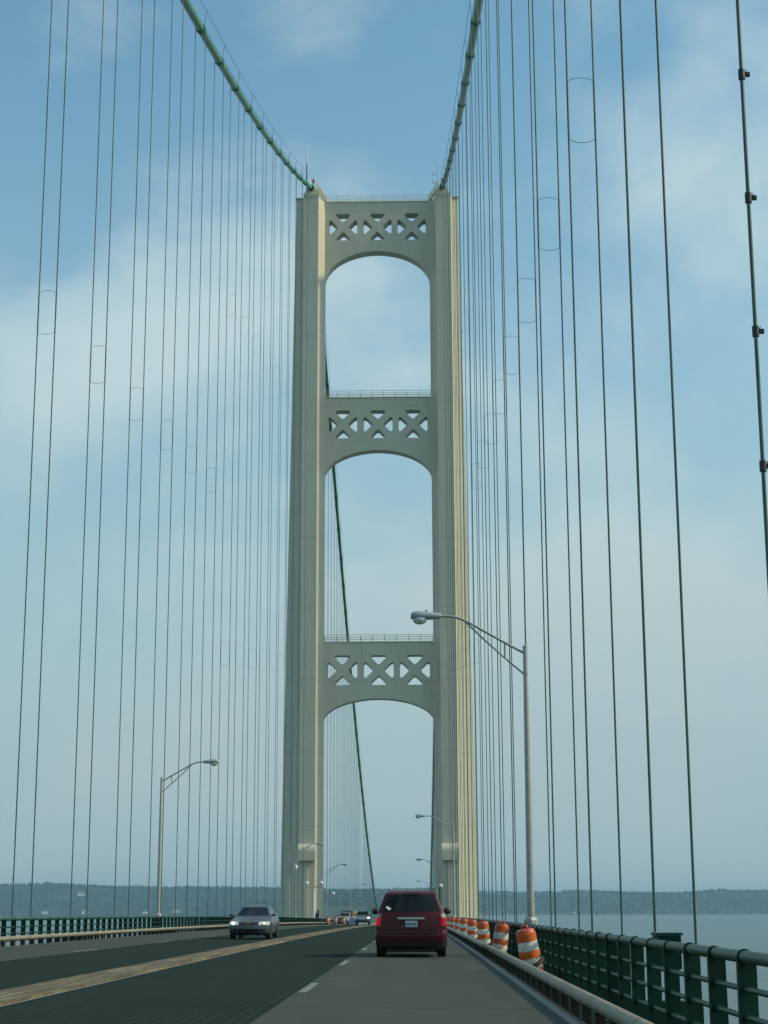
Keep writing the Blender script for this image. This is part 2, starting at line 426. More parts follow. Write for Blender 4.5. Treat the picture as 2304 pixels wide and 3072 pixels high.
# ------------------------------------------------------------------ tower
YC, HD = 253.4, 3.4
def xo(z): return 14.28 - .0150 * z
tw = thing('bridge_tower', 'tall ivory steel suspension tower with three arched cross struts', 'tower', (0, YC, -59))
TO = Vector((0, YC, -59))
def leg_section(s, z):
    xe = xo(z)
    def bez(p0, p1, p2, n=8):
        return [((1 - t) ** 2 * p0[0] + 2 * t * (1 - t) * p1[0] + t * t * p2[0], (1 - t) ** 2 * p0[1] + 2 * t * (1 - t) * p1[1] + t * t * p2[1]) for t in [i / n for i in range(n + 1)]]
    w = xe - 11.42; he = .75 + 1.35 * max(0, min(1, z / 108))
    fo = bez((11.42, -2.75), (11.42 + .30 * w, -2.75 + .62 * (2.75 - he)), (xe, -he))
    fi = bez((8.18, -1.06), (8.55, -1.10), (9.13, -2.75))
    pts = fi + [(9.13, -HD), (11.42, -HD)] + fo
    back = [(x, -y) for x, y in reversed(pts)]
    return [(s * x, y) for x, y in pts + back]
legs = []
for s in (-1, 1):
    zs = [-59, -40, -20, 0, 12, 24, 40, 61, 80, 94, 109.15]
    rows = [[Vector((x, y, z)) - Vector((0, 0, -59)) for x, y in leg_section(s, z)] for z in zs]
    rows = [r + [r[0]] for r in rows]
    mb = MB().grid(rows)
    mb.add([r for r in rows[-1][:-1]], [tuple(range(len(rows[-1]) - 1))])
    # pilaster head and saddle housing
    xc = s * 10.275
    mb.box((xc, 0, 59 + 109.32), (2.40, 2 * HD + .12, .42))
    mb.box((s * (11.43 + xo(109) + .10) / 2 , 0, 59 + 109.2), (xo(109) + .10 - 11.40, 5.0, .14))
    leg = mb.obj('leg', M['tower'], tw, 25); legs.append(leg)
    b0, b1 = 59 + 109.53, 59 + 110.75
    cap = MB().add([(xc - 1.12, -HD, b0), (xc + 1.12, -HD, b0), (xc + 1.12, HD, b0), (xc - 1.12, HD, b0),
                    (xc - .52, -HD + .2, b1), (xc + .52, -HD + .2, b1), (xc + .52, HD - .2, b1), (xc - .52, HD - .2, b1)],
                   [(0, 1, 5, 4), (1, 2, 6, 5), (2, 3, 7, 6), (3, 0, 4, 7), (4, 5, 6, 7)])
    cap.obj('saddle_housing', M['tower'], tw)
    # cable socket collars
    mb = MB()
    for e in (-1, 1):
        y = e * (HD - .15); zc = 59 + 110.62
        mb.tube([(xc, y + e * .55, zc - .2), (xc, y - e * .2, zc + .08)], .50, 18)
    mb.obj('cable_socket', M['cable'], tw, 40)
    # hooded box low on the pilaster face, with the cover strip below it
    rows = []
    for i in range(9):
        a = pi / 2 * i / 8
        rows.append([(xc - 1.235, -HD - .03 - 1.0 * sin(a), 59 + 8.45 + 1.12 * cos(a)), (xc + 1.235, -HD - .03 - 1.0 * sin(a), 59 + 8.45 + 1.12 * cos(a))])
    rows.append([(xc - 1.235, -HD - 1.03, 59 + 7.2), (xc + 1.235, -HD - 1.03, 59 + 7.2)])
    hb = MB().grid(rows)
    for e in (-1, 1):
        side = [rows[i][0 if e < 0 else 1] for i in range(len(rows))] + [(xc + e * 1.235, -HD - .03, 59 + 7.2)]
        hb.add(side, [tuple(range(len(side)))])
    hb.add([(xc - 1.235, -HD - 1.03, 59 + 7.2), (xc + 1.235, -HD - 1.03, 59 + 7.2), (xc + 1.235, -HD - .03, 59 + 7.2), (xc - 1.235, -HD - .03, 59 + 7.2)], [(0, 1, 2, 3)])
    hb.obj('access_hood', M['tower'], leg, 30)
    MB().box((s * 10.275 - .12, -HD - .16, 59 + 2.2), (.50, .32, 9.9)).obj('cover_strip', M['tower'], leg)
MB().box((-8.78, -HD + .75, 59 - .6), (.45, .3, .95)).box((-8.70, -HD + .72, 59 + .1), (.22, .3, .5)).box((-8.95, -HD + .7, 59 - .9), (.3, .3, .35)).obj('junction_box', M['dark'], legs[0])
def fillet(poly, r, n=5):
    out = []; m = len(poly)
    for i in range(m):
        p = Vector(poly[i]); a = Vector(poly[i - 1]); b = Vector(poly[(i + 1) % m])
        u = (a - p).normalized(); v = (b - p).normalized(); an = u.angle(v)
        d = min(r / tan(an / 2), .45 * min((a - p).length, (b - p).length)); p0 = p + u * d; p1 = p + v * d
        for k in range(n + 1):
            t = k / n; out.append(((1 - t) ** 2 * p0 + 2 * t * (1 - t) * p + t * t * p1)[:2])
    return out
def strut(ztop, zo, zcr, zsp, thick):
    cu = bpy.data.curves.new('strut', 'CURVE'); cu.dimensions = '2D'; cu.fill_mode = 'BOTH'; cu.extrude = thick / 2
    def spl(pts):
        q = cu.splines.new('POLY'); q.points.add(len(pts) - 1)
        for k, p in enumerate(pts): q.points[k].co = (p[0], p[1], 0, 1)
        q.use_cyclic_u = True
    a = 8.19; outer = [(-8.20, ztop), (8.20, ztop), (8.20, zsp)]
    for i in range(1, 64):
        th = pi * i / 64; c_, s_ = cos(th), sin(th)
        outer.append((a * math.copysign(abs(c_) ** (2 / 1.95), c_), zsp + (zcr - zsp) * abs(s_) ** (2 / 1.95)))
    outer.append((-8.20, zsp)); spl(outer)
    h, ap = 2.22, .74
    for xc in (-5.36, .03, 5.40):
        for k in range(4):
            tri = [(-(h - ap), h), (h - ap, h), (0, ap)]
            R = [(1, 0, 0, 1), (0, 1, -1, 0), (-1, 0, 0, -1), (0, -1, 1, 0)][k]
            tri = [(xc + x * R[0] + y * R[1], zo + x * R[2] + y * R[3]) for x, y in tri]
            spl(fillet(tri, .34))
    o = bpy.data.objects.new('tmp', cu); COL.objects.link(o)
    dg = bpy.context.evaluated_depsgraph_get(); me = bpy.data.meshes.new_from_object(o.evaluated_get(dg))
    bpy.data.objects.remove(o); bpy.data.curves.remove(cu)
    me.transform(Matrix.Rotation(pi / 2, 4, 'X')); me.transform(Matrix.Translation((0, 0, 59)))
    for p in me.polygons: p.use_smooth = False
    me.materials.clear(); me.materials.append(M['tower']); me.name = 'cross_strut'
    st = link('cross_strut', me, tw)
    MB().box((0, 0, 59 + ztop + .06), (16.2, thick + .22, .12)).obj('ledge', M['tower'], st)
    # handrails front and back along the top
    for e in (-1, 1):
        mb = MB(); y = e * (thick / 2 - .02); zb = 59 + ztop + .12
        for h_ in (.38, .72, 1.06): mb.tube([(-8.1, y, zb + h_), (8.1, y, zb + h_)], .035, 6)
        for i in range(10):
            x = -8.05 + 16.1 * i / 9; mb.tube([(x, y, zb), (x, y, zb + 1.06)], .035, 6)
        mb.obj('handrail', M['cream'], st)
    return st
strut(109.05, 104.9, 100.85, 95.7, 2.1)
strut(76.87, 72.7, 68.62, 64.3, 2.1)
strut(39.0, 34.9, 30.68, 27.3, 2.1)
# stairs from the top strut up to the saddles, beacons, antennas
for s in (-1, 1):
    mb = MB(); y = -1.0
    a = Vector((s * 8.15, y, 59 + 109.2)); b = Vector((s * 9.5, y, 59 + 111.3))
    for dy in (0, .8):
        d = Vector((0, dy, 0)); mb.tube([a + d, b + d], .09, 6)
        mb.tube([a + d + Vector((0, 0, .95)), b + d + Vector((0, 0, .95))], .05, 6); mb.tube([a + d + Vector((0, 0, .5)), b + d + Vector((0, 0, .5))], .04, 6)
        for t in (0, .33, .66, 1): mb.tube([a.lerp(b, t) + d, a.lerp(b, t) + d + Vector((0, 0, .95))], .04, 6)
    for i in range(8):
        c = a.lerp(b, (i + .5) / 8) + Vector((0, .4, 0)); mb.box(c, (.26, .8, .05))
    mb.box((s * 9.95, y + .4, 59 + 111.3), (.9, .9, .08))
    mb.obj('stair', M['cream'], tw)
    bx, by = (-10.02, -1.2) if s < 0 else (10.36, -1.0)
    bt = MB().tube([(bx, by, 59 + 110.7), (bx, by, 59 + 112.2)], .07, 8).box((bx, by, 59 + 112.25), (.5, .5, .08)).box((bx + .1, by, 59 + 111.5), (.5, .4, .5)).obj('beacon_mount', M['white'], tw)
    MB().lathe([(.20, 0), (.23, .12), (.23, .48), (.14, .72), (.05, .80)], 14, (bx, by, 59 + 112.29)).obj('beacon_light', M['redlamp'], bt, 40)
mb = MB().tube([(-11.05, -2.6, 59 + 109.5), (-11.05, -2.6, 59 + 115.0)], [.09, .07], 8)
an = mb.obj('antenna', M['dark'], tw); MB().tube([(-11.05, -2.6, 59 + 115.0), (-11.05, -2.6, 59 + 118.2)], [.10, .06], 8).obj('whip', M['white'], an)
mb = MB().tube([(9.55, -1.0, 59 + 111.3), (9.55, -1.0, 59 + 115.4)], .05, 8)
for z in (112.3, 113.7):
    mb.tube([(9.55, -1.0, 59 + z), (8.75, -1.25, 59 + z - .18)], .05, 6)
    mb.tube([(8.75, -1.25, 59 + z - .35), (8.75, -1.25, 59 + z + .25)], .04, 6); mb.tube([(9.05, -1.15, 59 + z - .3), (9.05, -1.15, 59 + z + .3)], .03, 6)
mb.obj('antenna', M['galv'], tw)
# ------------------------------------------------------------------ main cables
YT0, ZT = 250.2, 110.75
YT1 = 256.6
def zcable(y):
    if y < YT0: d = YT0 - y; return ZT - .3850 * d + .000338 * d * d
    if y > YT1: d = y - YT1; return ZT - .3885 * d + .0003 * d * d
    return ZT + .25 * (1 - ((y - YC) / 3.2) ** 2)
YL0, YR0, DP = 70.25, 21.28, 11.89
PAN = {-1: [YL0 + DP * n for n in range(-4, 15)], 1: [YR0 + DP * n for n in range(0, 19)]}
FAR = [265.6 + DP * n for n in range(36)]
SIDE = {-1: 'over the oncoming lanes', 1: 'over the orange drums'}
def main_cable(s):
    X = s * 10.36
    t = thing('main_cable', 'thick green main suspension cable ' + SIDE[s], 'cable', (X, YC, 0), 'main suspension cables')
    base = Vector((X, YC, 0)); P = lambda y, h=0, dx=0: Vector((X + dx - base.x, y - base.y, zcable(y) + h))
    ys = ysamp(-70, YT0, 3) + ysamp(YT0, YT1, 1)[1:] + ysamp(YT1, 690, 4)[1:]
    MB().tube([P(y) for y in ys], .315, 18).obj('cable_strand', M['cable'], t, 50)
    for y in PAN[s] + [-10 + 0 * k for k in range(0)] + FAR:
        if y < -60: continue
        mb = MB(); d = (P(y + .5) - P(y - .5)).normalized(); c = P(y); nrm = Vector((0, -d.z, d.y))
        mb.tube([c - d * .42, c + d * .42], .35, 16)
        for q in (-.36, .36): mb.tube([c + d * (q - .05), c + d * (q + .05)], .375, 16)
        mb.box(c - nrm * .40, (.16, .7, .13), rx=atan2(d.z, d.y))
        mb.obj('cable_band', M['band'], t, 40)
    for dx in (-.42, .42):
        mb = MB(); mb.tube([P(y, 1.45, dx) for y in ys if y < 247 or y > 260], .018, 5)
        for y in PAN[s] + FAR:
            mb.tube([P(y, .2, dx * .6), P(y, 1.45, dx)], .02, 5)
        mb.obj('hand_wire', M['dark'], t)
for s in (-1, 1): main_cable(s)
# ------------------------------------------------------------------ suspender ropes
rope_me = MB().tube([(0, 0, 0), (0, 0, 1)], .0265, 8).mesh('rope', M['rope'], 50)
def ring_mesh():
    mb = MB()
    for e in (-1, 1):
        pts = [(.378 * cos(a), 0, e * (.84 + .16 * sin(a))) for a in [pi * i / 10 for i in range(11)]]
        mb.tube(pts, .009, 6)
    for x in (-.378, .378): mb.tube([(x, 0, -.9), (x, 0, .9)], .031, 8)
    return mb.mesh('spacer_ring', M['rope'], 50)
ring_me = ring_mesh()
ORD = ['first', 'second', 'third', 'fourth', 'fifth', 'sixth', 'seventh', 'eighth', 'ninth', 'tenth', 'eleventh', 'twelfth', 'thirteenth', 'fourteenth', 'fifteenth', 'sixteenth', 'seventeenth', 'eighteenth', 'nineteenth', 'twentieth'] 
TENS = {2: 'twenty', 3: 'thirty', 4: 'forty'}
def ordinal(n):
    if n <= 20: return ORD[n - 1]
    t, u = divmod(n, 10)
    return {3: 'thirtieth', 4: 'fortieth'}[t] if u == 0 else TENS[t] + '-' + ORD[u - 1]
def suspender(s, y, label, group):
    X = s * 10.36
    zb = zr(X, y) - 1.9; zt = zcable(y)
    t = thing('suspender_ropes', label, 'suspender rope', (X, y, zb), group)
    for e in (-1, 1):
        o = link('rope', rope_me, t, (e * .378, 0, 0)); o.scale = (1, 1, zt - zb - .1)
    if 40 < y < YC:
        zs = [26.2 + .122 * (y - 70)] if y < 140 else [52.3 + .18 * (y - 142), 21.6 + .125 * (y - 142)]
    elif y > YC and zt > 30: zs = [zb + .29 * (zt - zb), zb + .65 * (zt - zb)] if zt > 72 else [zb + .47 * (zt - zb)]
    else: zs = []
    for z in zs: link('spacer_ring', ring_me, t, (0, 0, z - zb))
    return t
for s in (-1, 1):
    near = [y for y in PAN[s]][::-1]
    for i, y in enumerate(near):
        if s < 0 and y < 55: continue
        g = 'suspender ropes before the tower'
        t = suspender(s, y, '%s pair of green suspender ropes this side of the tower, %s' % (ordinal(i + 1), SIDE[s]), g)
        if s > 0 and y < 22:
            t['label'] = 'nearest suspender ropes of all, dark with clamps spaced along them, above the railing'
            zb = t.location.z
            for z in (12.04, 10.26, 8.40, 6.59):
                mb = MB().tube([(-.378, 0, z - zb - .07), (-.378, 0, z - zb + .07)], .046, 10)
                mb.box((-.30, 0, z - zb), (.06, .04, .06))
                for k in range(4): mb.tube([(-.34, 0, z - zb), (-.31 + .01 * k, .01 * k, z - zb + .07 - .03 * k)], .006, 4)
                mb.obj('rope_clamp', M['dark'], t, 40)
    for i, y in enumerate(FAR):
        if zcable(y) < zr(0, y) + 1.5: continue
        suspender(s, y, '%s pair of thin suspender ropes beyond the tower, %s' % (ordinal(i + 1), 'over the oncoming lanes' if s < 0 else 'on the lamp side behind the van'), 'suspender ropes beyond the tower')
# ------------------------------------------------------------------ street lamps
def lamp_proto():
    t = thing('street_lamp', 'x', 'street lamp', (0, 0, 0), 'street lamps along the bridge')
    zt = 8.25
    MB().box((0, 0, .0), (.34, .34, 1.35)).box((0, 0, .72), (.40, .40, .06)).obj('base', M['postgreen'], t)
    MB().lathe([(.185, .75), (.185, .93), (.15, 1.0), (.11, 1.02)], 8).obj('collar', M['galv'], t)
    MB().tube([(0, 0, .9), (0, 0, zt)], [.104, .062], 16).obj('pole', M['galv'], t, 50)
    mb = MB()
    pts = [(-.05, 0, zt - .14), (-.6, 0, zt + .17), (-1.18, 0, zt + .50), (-1.5, 0, zt + .69), (-1.69, 0, zt + .785), (-1.92, 0, zt + .865), (-2.1, 0, zt + .89), (-2.4, 0, zt + .90)]
    mb.tube(pts, .036, 8); mb.tube([(-.04, 0, zt - .74), (-.6, 0, zt - .25), (-1.2, 0, zt + .30), (-1.64, 0, zt + .74)], .026, 8)
    mb.tube([(-.565, 0, zt + .14), (-.56, 0, zt - .27)], .024, 6); mb.lathe([(.07, zt - .01), (.07, zt + .04), (.03, zt + .07)], 12)
    mb.obj('arm', M['galv'], t, 50)
    hd = MB(); secs = []
    for x, w, h0, h1 in [(-2.30, .05, .84, .95), (-2.36, .085, .82, .985), (-2.55, .105, .80, 1.0), (-2.8, .15, .79, 1.03), (-2.98, .165, .79, 1.045), (-3.08, .15, .80, 1.02), (-3.15, .09, .83, .97)]:
        zc = zt + (h0 + h1) / 2; hh = (h1 - h0) / 2
        ring = [(x, w * cos(a), zc + hh * sin(a)) for a in [2 * pi * k / 14 for k in range(14)]]
        secs.append(ring + [ring[0]])
    hd.grid(secs); hd.add(secs[0][:-1], [tuple(range(14))]); hd.add(secs[-1][:-1], [tuple(range(14))]); hd.box((-2.72, 0, zt + 1.04), (.07, .07, .05))
    h = hd.obj('lamp_head', M['lamphead'], t, 50)
    MB().sphere((-2.90, 0, zt + .80), (.20, .15, .135), 16, 10).obj('lamp_bowl', M['lampglass'], h, 60)
    return t
lamp = lamp_proto()
LAMPS = [(8.55, 47.0, 'galvanised street lamp rising behind the tilted nearest orange drum'),
         (8.55, 145.5, 'street lamp in front of the tower leg above the van roof rail side'),
         (8.55, 250.5, "slim street lamp just past the tower leg, over the van's roof"),
         (8.55, 346.0, "smallest lit-side street lamp beyond the tower, over the van's roof"),
         (-8.55, 95.2, 'galvanised street lamp on the far railing behind the silver sedan'),
         (-8.55, 202.5, 'street lamp whose head crosses the ivory hooded box of the oncoming-side tower leg'),
         (-8.55, 272.0, 'street lamp with two floodlights on its pole, just past the tower'),
         (-8.55, 369.5, 'small distant street lamp behind the grey work truck'),
         (-8.55, 461.0, 'tiny distant street lamp above the oncoming pickup')]
for i, (x, y, lb) in enumerate(LAMPS):
    o = lamp if i == 0 else copy_tree(lamp)
    o.location = (x, y, zr(x, y)); o.rotation_euler = (0, 0, 0 if x > 0 else pi); o['label'] = lb
    if x < 0 and 270 < y < 275: fl_lamp = o
def flood(mb, glass, c, e):
    mb.lathe([(.10, -.05), (.22, .0), (.28, .22), (.24, .34), (.08, .42)], 12, c)
def floods(parent, z, X):
    mb = MB().tube([(-1.05, 0, z - .35), (1.05, 0, z - .35)], .05, 8)
    for e in (-1, 1): mb.tube([(e * 1.0, 0, z - .35), (e * 1.0, 0, z + .02)], .05, 8)
    mb.obj('cross_arm', M['galv'], parent)
    for e in (-1, 1):
        m2 = MB(); flood(m2, None, (e * 1.0, 0, z), e); m2.obj('floodlight', M['white'], parent, 50)
floods(fl_lamp, 4.55, 0)
y = 238.5; x = -8.55
t = thing('floodlight_post', 'short post with two white floodlights on a crossbar before the tower leg', 'floodlight', (x, y, zr(x, y)))
MB().box((0, 0, .2), (.5, .5, 1.3)).obj('base', M['postgreen'], t)
MB().tube([(0, 0, .8), (0, 0, 4.95)], [.15, .10], 12).obj('pole', M['white'], t, 50)
floods(t, 5.3, 0)
y = 192.3
t = thing('camera_post', 'slim pale post carrying a box and a round surveillance camera', 'camera post', (x, y, zr(x, y)))
MB().box((0, 0, .2), (.5, .5, 1.3)).obj('base', M['postgreen'], t)
MB().tube([(0, 0, .8), (0, 0, 8.7)], [.10, .05], 12).obj('pole', M['galv'], t, 50)
MB().box((.17, -.1, 6.3), (.42, .3, .95)).obj('cabinet', M['galv'], t)
MB().tube([(.3, -.1, 6.55), (.6, -.1, 6.62), (.72, -.1, 6.4)], .035, 8).obj('camera_arm', M['galv'], t)
MB().lathe([(.06, .32), (.16, .26), (.19, .1), (.16, -.1), (.08, -.2)], 14, (.72, -.1, 6.1)).obj('camera_dome', M['white'], t, 50)
x, y = 8.55, 236.0
t = thing('floodlight_post', "single white floodlight on a short post beside the tower leg behind the van", 'floodlight', (x, y, zr(x, y)))
MB().tube([(0, 0, -.2), (0, 0, 5.0)], .09, 10).obj('pole', M['postgreen'], t, 50)
m2 = MB(); flood(m2, None, (.1, 0, 5.0), 1); m2.obj('floodlight', M['white'], t, 50)
# green box outside the railing
x, y = 8.93, 24.2
t = thing('equipment_box', 'dark green steel equipment box mounted just outside the railing', 'equipment box', (x, y, zr(x, y)))
MB().box((0, 0, .62), (.32, .50, .44)).obj('cabinet', M['postgreen'], t)
MB().box((0, 0, .862), (.36, .56, .035)).obj('lid', M['railgreen'], t)
MB().tube([(.1, .2, .4), (.1, .2, -.4)], .03, 8).tube([(.0, -.25, .4), (.06, -.25, .2), (.02, -.25, -.3)], .02, 8).obj('bracket', M['postgreen'], t)
# ------------------------------------------------------------------ drums
def drum_proto():
    t = thing('traffic_drum', 'x', 'traffic drum', (0, 0, 0), 'orange and white drums behind the kerb rail')
    MB().lathe([(.232, 0), (.236, .03), (.205, .05), (.192, .14), (.214, .145), (.218, .32), (.206, .325), (.210, .475), (.200, .48), (.204, .64), (.196, .645), (.199, .845), (.186, .85), (.182, .90), (.16, .925)], 28).obj('barrel', M['drum'], t, 40)
    hb = MB().tube([(-.06, 0, .92), (-.055, 0, .985), (0, 0, 1.0), (.055, 0, .985), (.06, 0, .92)], .017, 8)
    hb.obj('handle', M['drumcap'], t, 50)
    MB().lathe([(.215, 0), (.29, .0), (.30, .03), (.29, .075), (.215, .085)], 24).obj('base_ring', M['black'], t, 40)
    return t
drum = drum_proto()
DR = [(7.74, 34.6, -10.5, 4), (7.74, 48.0, 9, -3), (7.72, 58.6, -3, 2), (7.72, 71.2, 1, 2), (7.72, 83.2, 0, -2), (7.72, 96.6, 2, 1), (7.72, 109.8, -1, 2), (7.72, 122.6, 1, 0), (7.72, 134.6, 2, 2), (7.72, 146.5, -2, 0), (7.72, 158.5, 1, 1)]
DL = ['nearest orange and white drum, leaning over in front of the lamp base', 'second orange and white drum from the camera, tilted the opposite way to the first'] + \
     ['%s orange and white drum from the camera, standing nearly upright behind the kerb rail' % ordinal(k) for k in range(3, 12)]
for i, (x, y, tl, tf) in enumerate(DR):
    o = drum if i == 0 else copy_tree(drum)
    o.location = (x + .014 * tl * -.35, y, zr(x, y) - .10); o.rotation_euler = (radians(tf), radians(tl), rnd.uniform(0, 3) * 0); o['label'] = DL[i]
    for ch in o.children:
        if ch.name.startswith('base_ring'):
            ch.location = (0, 0, .20 if i < 1 else .13); ch.rotation_euler = (radians(6), radians({0: -22, 1: 24}.get(i, rnd.choice((-14, -12, -10)))), 0)
# work-zone drums beyond
for x, y, lb in [(-7.0, 246.0, 'orange and white drum standing at the end of the oncoming-side kerb rail'), (-6.6, 259.5, 'orange and white drum standing before the grey work truck nose'), (-5.55, 262.5, 'orange drum standing beside the grey work truck wheel')]:
    o = copy_tree(drum); o.location = (x, y, zr(x, y)); o.rotation_euler = (0, 0, 0); o['label'] = lb; o['group'] = 'drums closing the far outer lane'; o.scale = (1.25, 1.25, 1.15)
# ------------------------------------------------------------------ vehicles
def vlerp(levels, z):
    for a, b in zip(levels, levels[1:]):
        if z <= b[0]:
            t = (z - a[0]) / (b[0] - a[0]); return [p + (q - p) * t for p, q in zip(a, b)]
    return list(levels[-1])
NF, NC, NS = 18, 4, 22
def ring(l):
    z, yf, yr, w, bow, rc = l[:6]
    rc = min(rc, w * .45); out = []; L = yr - yf
    def fy(x): return yf + bow * (x / w) ** 2
    def ry(x): return yr - .6 * bow * (x / w) ** 2
    xs = [-(w - rc) + 2 * (w - rc) * i / NF for i in range(NF + 1)]
    out += [('front', x / w, (x, fy(x), z)) for x in xs]
    yc0 = fy(w - rc) + rc; yc1 = ry(w - rc) - rc
    for k in range(1, NC): a = -pi / 2 + pi / 2 * k / NC; out.append(('fc', 1, (w - rc + rc * cos(a), yc0 + rc * sin(a), z)))
    for i in range(NS + 1): t = i / NS; out.append(('side', t, (w, yc0 + (yc1 - yc0) * t, z)))
    for k in range(1, NC): a = pi / 2 * k / NC; out.append(('rc', 1, (w - rc + rc * cos(a), yc1 + rc * sin(a), z)))
    out += [('rear', x / w, (x, ry(x), z)) for x in reversed(xs)]
    for k in range(1, NC): a = pi / 2 + pi / 2 * k / NC; out.append(('rc', -1, (-(w - rc) + rc * cos(a), yc1 + rc * sin(a), z)))
    for i in range(NS + 1): t = 1 - i / NS; out.append(('side', t, (-w, yc0 + (yc1 - yc0) * t, z)))
    for k in range(1, NC): a = pi + pi / 2 * k / NC; out.append(('fc', -1, (-(w - rc) + rc * cos(a), yc0 + rc * sin(a), z)))
    return out
def shell(levels, classify):
    """stacked plan outlines; every face goes to the part classify() names"""
    zs = []
    for a, b in zip(levels, levels[1:]):
        n = max(1, int((b[0] - a[0]) / .07)); zs += [a[0] + (b[0] - a[0]) * i / n for i in range(n)]
    zs.append(levels[-1][0]); rings = [ring(vlerp(levels, z)) for z in zs]; n = len(rings[0]); parts = {}
    allv = [p[2] for r in rings for p in r]
    faces = {}
    for i in range(len(rings) - 1):
        for j in range(n):
            k = (j + 1) % n; a = rings[i][j]; b = rings[i][k]; zm = (zs[i] + zs[i + 1]) / 2
            sec = a[0] if a[0] == b[0] else (a[0] if a[0] in ('fc', 'rc') else b[0])
            if a[0] == 'side' and b[0] == 'side': sec = 'side'
            fr = (a[1] + b[1]) / 2 if a[0] == b[0] else (a[1] if a[0] in ('fc', 'rc') else b[1])
            if sec in ('fc', 'rc'): fr = 1 if (a[2][0] + b[2][0]) > 0 else -1
            nm = classify(sec, fr, zm, 1 if a[2][0] + b[2][0] > 0 else -1, (a[2][1] + b[2][1]) / 2)
            faces.setdefault(nm, []).append((i * n + j, i * n + k, (i + 1) * n + k, (i + 1) * n + j))
    faces.setdefault('body', []).append(tuple((len(rings) - 1) * n + j for j in range(n)))
    faces['body'].append(tuple(j for j in range(n - 1, -1, -1)))
    out = {}
    for nm, fs in faces.items():
        used = sorted({i for f in fs for i in f}); mp = {o: k for k, o in enumerate(used)}
        m = MB(); m.v = [allv[i] for i in used]; m.f = [tuple(mp[i] for i in f) for f in fs]; out[nm] = m
    return out
def build_shell(t, levels, classify, mats, names):
    res = {}
    for key, m in shell(levels, classify).items():
        k0 = key.split(':')[0]; res[key] = m.obj(names.get(k0, k0), mats[k0], t, 32)
    return res
def wheel(t, x, y, r, w, s):
    tb = MB(); prof = [(r * .62, -w / 2), (r * .93, -w / 2), (r, -w / 2 + .03), (r, w / 2 - .03), (r * .93, w / 2), (r * .62, w / 2)]
    tmp = MB().lathe(prof, 28); tb.add([(s * v[2], v[0], v[1]) for v in tmp.v], tmp.f)
    o = tb.obj('wheel', M['black'], t, 35, (x, y, r))
    rim = MB(); tmp = MB().lathe([(r * .66, -w * .3), (r * .66, w * .42), (r * .6, w * .46), (r * .55, w * .36), (r * .2, w * .34), (r * .16, w * .44), (.01, w * .46)], 24)
    rim.add([(s * v[2], v[0], v[1]) for v in tmp.v], tmp.f)
    for k in range(5):
        a = 2 * pi * k / 5; rim.box((s * w * .40, r * .4 * cos(a), r * .4 * sin(a)), (.03, .06, r * .45), rx=a - pi / 2)
    rim.obj('rim', M['galv'], o, 35)
def arch(t, xs, y, r, s):
    mb = MB(); pts = []
    for k in range(17):
        a = -.15 + (pi + .3) * k / 16; pts.append((xs, y + r * cos(a), r * .86 + r * sin(a)))
    pts2 = [(xs + s * .012, p[1], p[2]) for p in pts]
    m = len(pts); mb.add(pts + pts2, [tuple(range(m)), tuple(range(2 * m - 1, m - 1, -1))] + [(i, i + 1, m + i + 1, m + i) for i in range(m - 1)])
    return mb
# --- maroon minivan, seen from behind
Lv = 4.72
VAN = [(.20, .30, 4.52, .80, .12, .16), (.28, .10, 4.66, .90, .14, .16), (.45, .0, 4.72, .925, .14, .18), (.60, .0, 4.72, .937, .14, .18), (.645, .02, 4.70, .937, .14, .18),
       (.67, .05, 4.625, .930, .14, .15), (.78, .10, 4.62, .928, .14, .13), (.98, .55, 4.60, .912, .16, .12), (1.08, 1.02, 4.585, .888, .2, .12), (1.138, 1.25, 4.57, .868, .24, .11),
       (1.56, 2.02, 4.36, .690, .24, .10), (1.60, 2.12, 4.30, .655, .22, .10), (1.645, 2.32, 4.12, .58, .2, .1), (1.668, 2.6, 3.85, .46, .15, .1), (1.675, 2.8, 3.6, .3, .1, .1)]
def van_cls(sec, fr, z, s, y):
    if sec == 'rear' and 1.138 < z < 1.56: return 'rear_window'
    if sec == 'side' and 1.138 < z < 1.53:
        for q, (a_, b_) in enumerate(((.05, .34), (.37, .64), (.67, .96))):
            if a_ < fr < b_: return 'side_glass:%d%d' % (q, s)
    if sec == 'front' and 1.138 < z < 1.56: return 'windscreen'
    if (sec == 'rc' or (sec == 'rear' and abs(fr) > .84)):
        if .78 < z < .98: return 'tail_r' if s > 0 else 'tail_l'
        if .98 < z < 1.08 and sec == 'rc': return 'lens_r' if s > 0 else 'lens_l'
    if sec in ('fc', 'front') and .62 < z < .75 and (sec == 'fc' or abs(fr) > .55): return 'head:%d' % s
    if z < .25 or (sec in ('rear', 'rc') and z < .36): return 'sill'
    return 'body'
vx, vy = 5.36, 44.6
van = thing('minivan', 'maroon minivan driving ahead with its red tail lights lit', 'minivan', (vx, vy + Lv, zr(vx, vy)), None, pi)
van.scale = (.975, 1, 1); van.rotation_euler = (atan2(zr(vx, vy + 3) - zr(vx, vy), -3) * 0, 0, pi)
vm = dict(body=M['maroon'], rear_window=M['glassdark'], side_glass=M['glassdark'], windscreen=M['glassdark'], tail_r=M['tail'], tail_l=M['tail'], lens_r=M['taildim'], lens_l=M['taildim'], head=M['headdim'], sill=M['trim'])
vn = dict(tail_r='tail_light', tail_l='tail_light', lens_r='reversing_lens', lens_l='reversing_lens', head='headlight', side_glass='side_window')
vp = build_shell(van, VAN, van_cls, vm, vn)
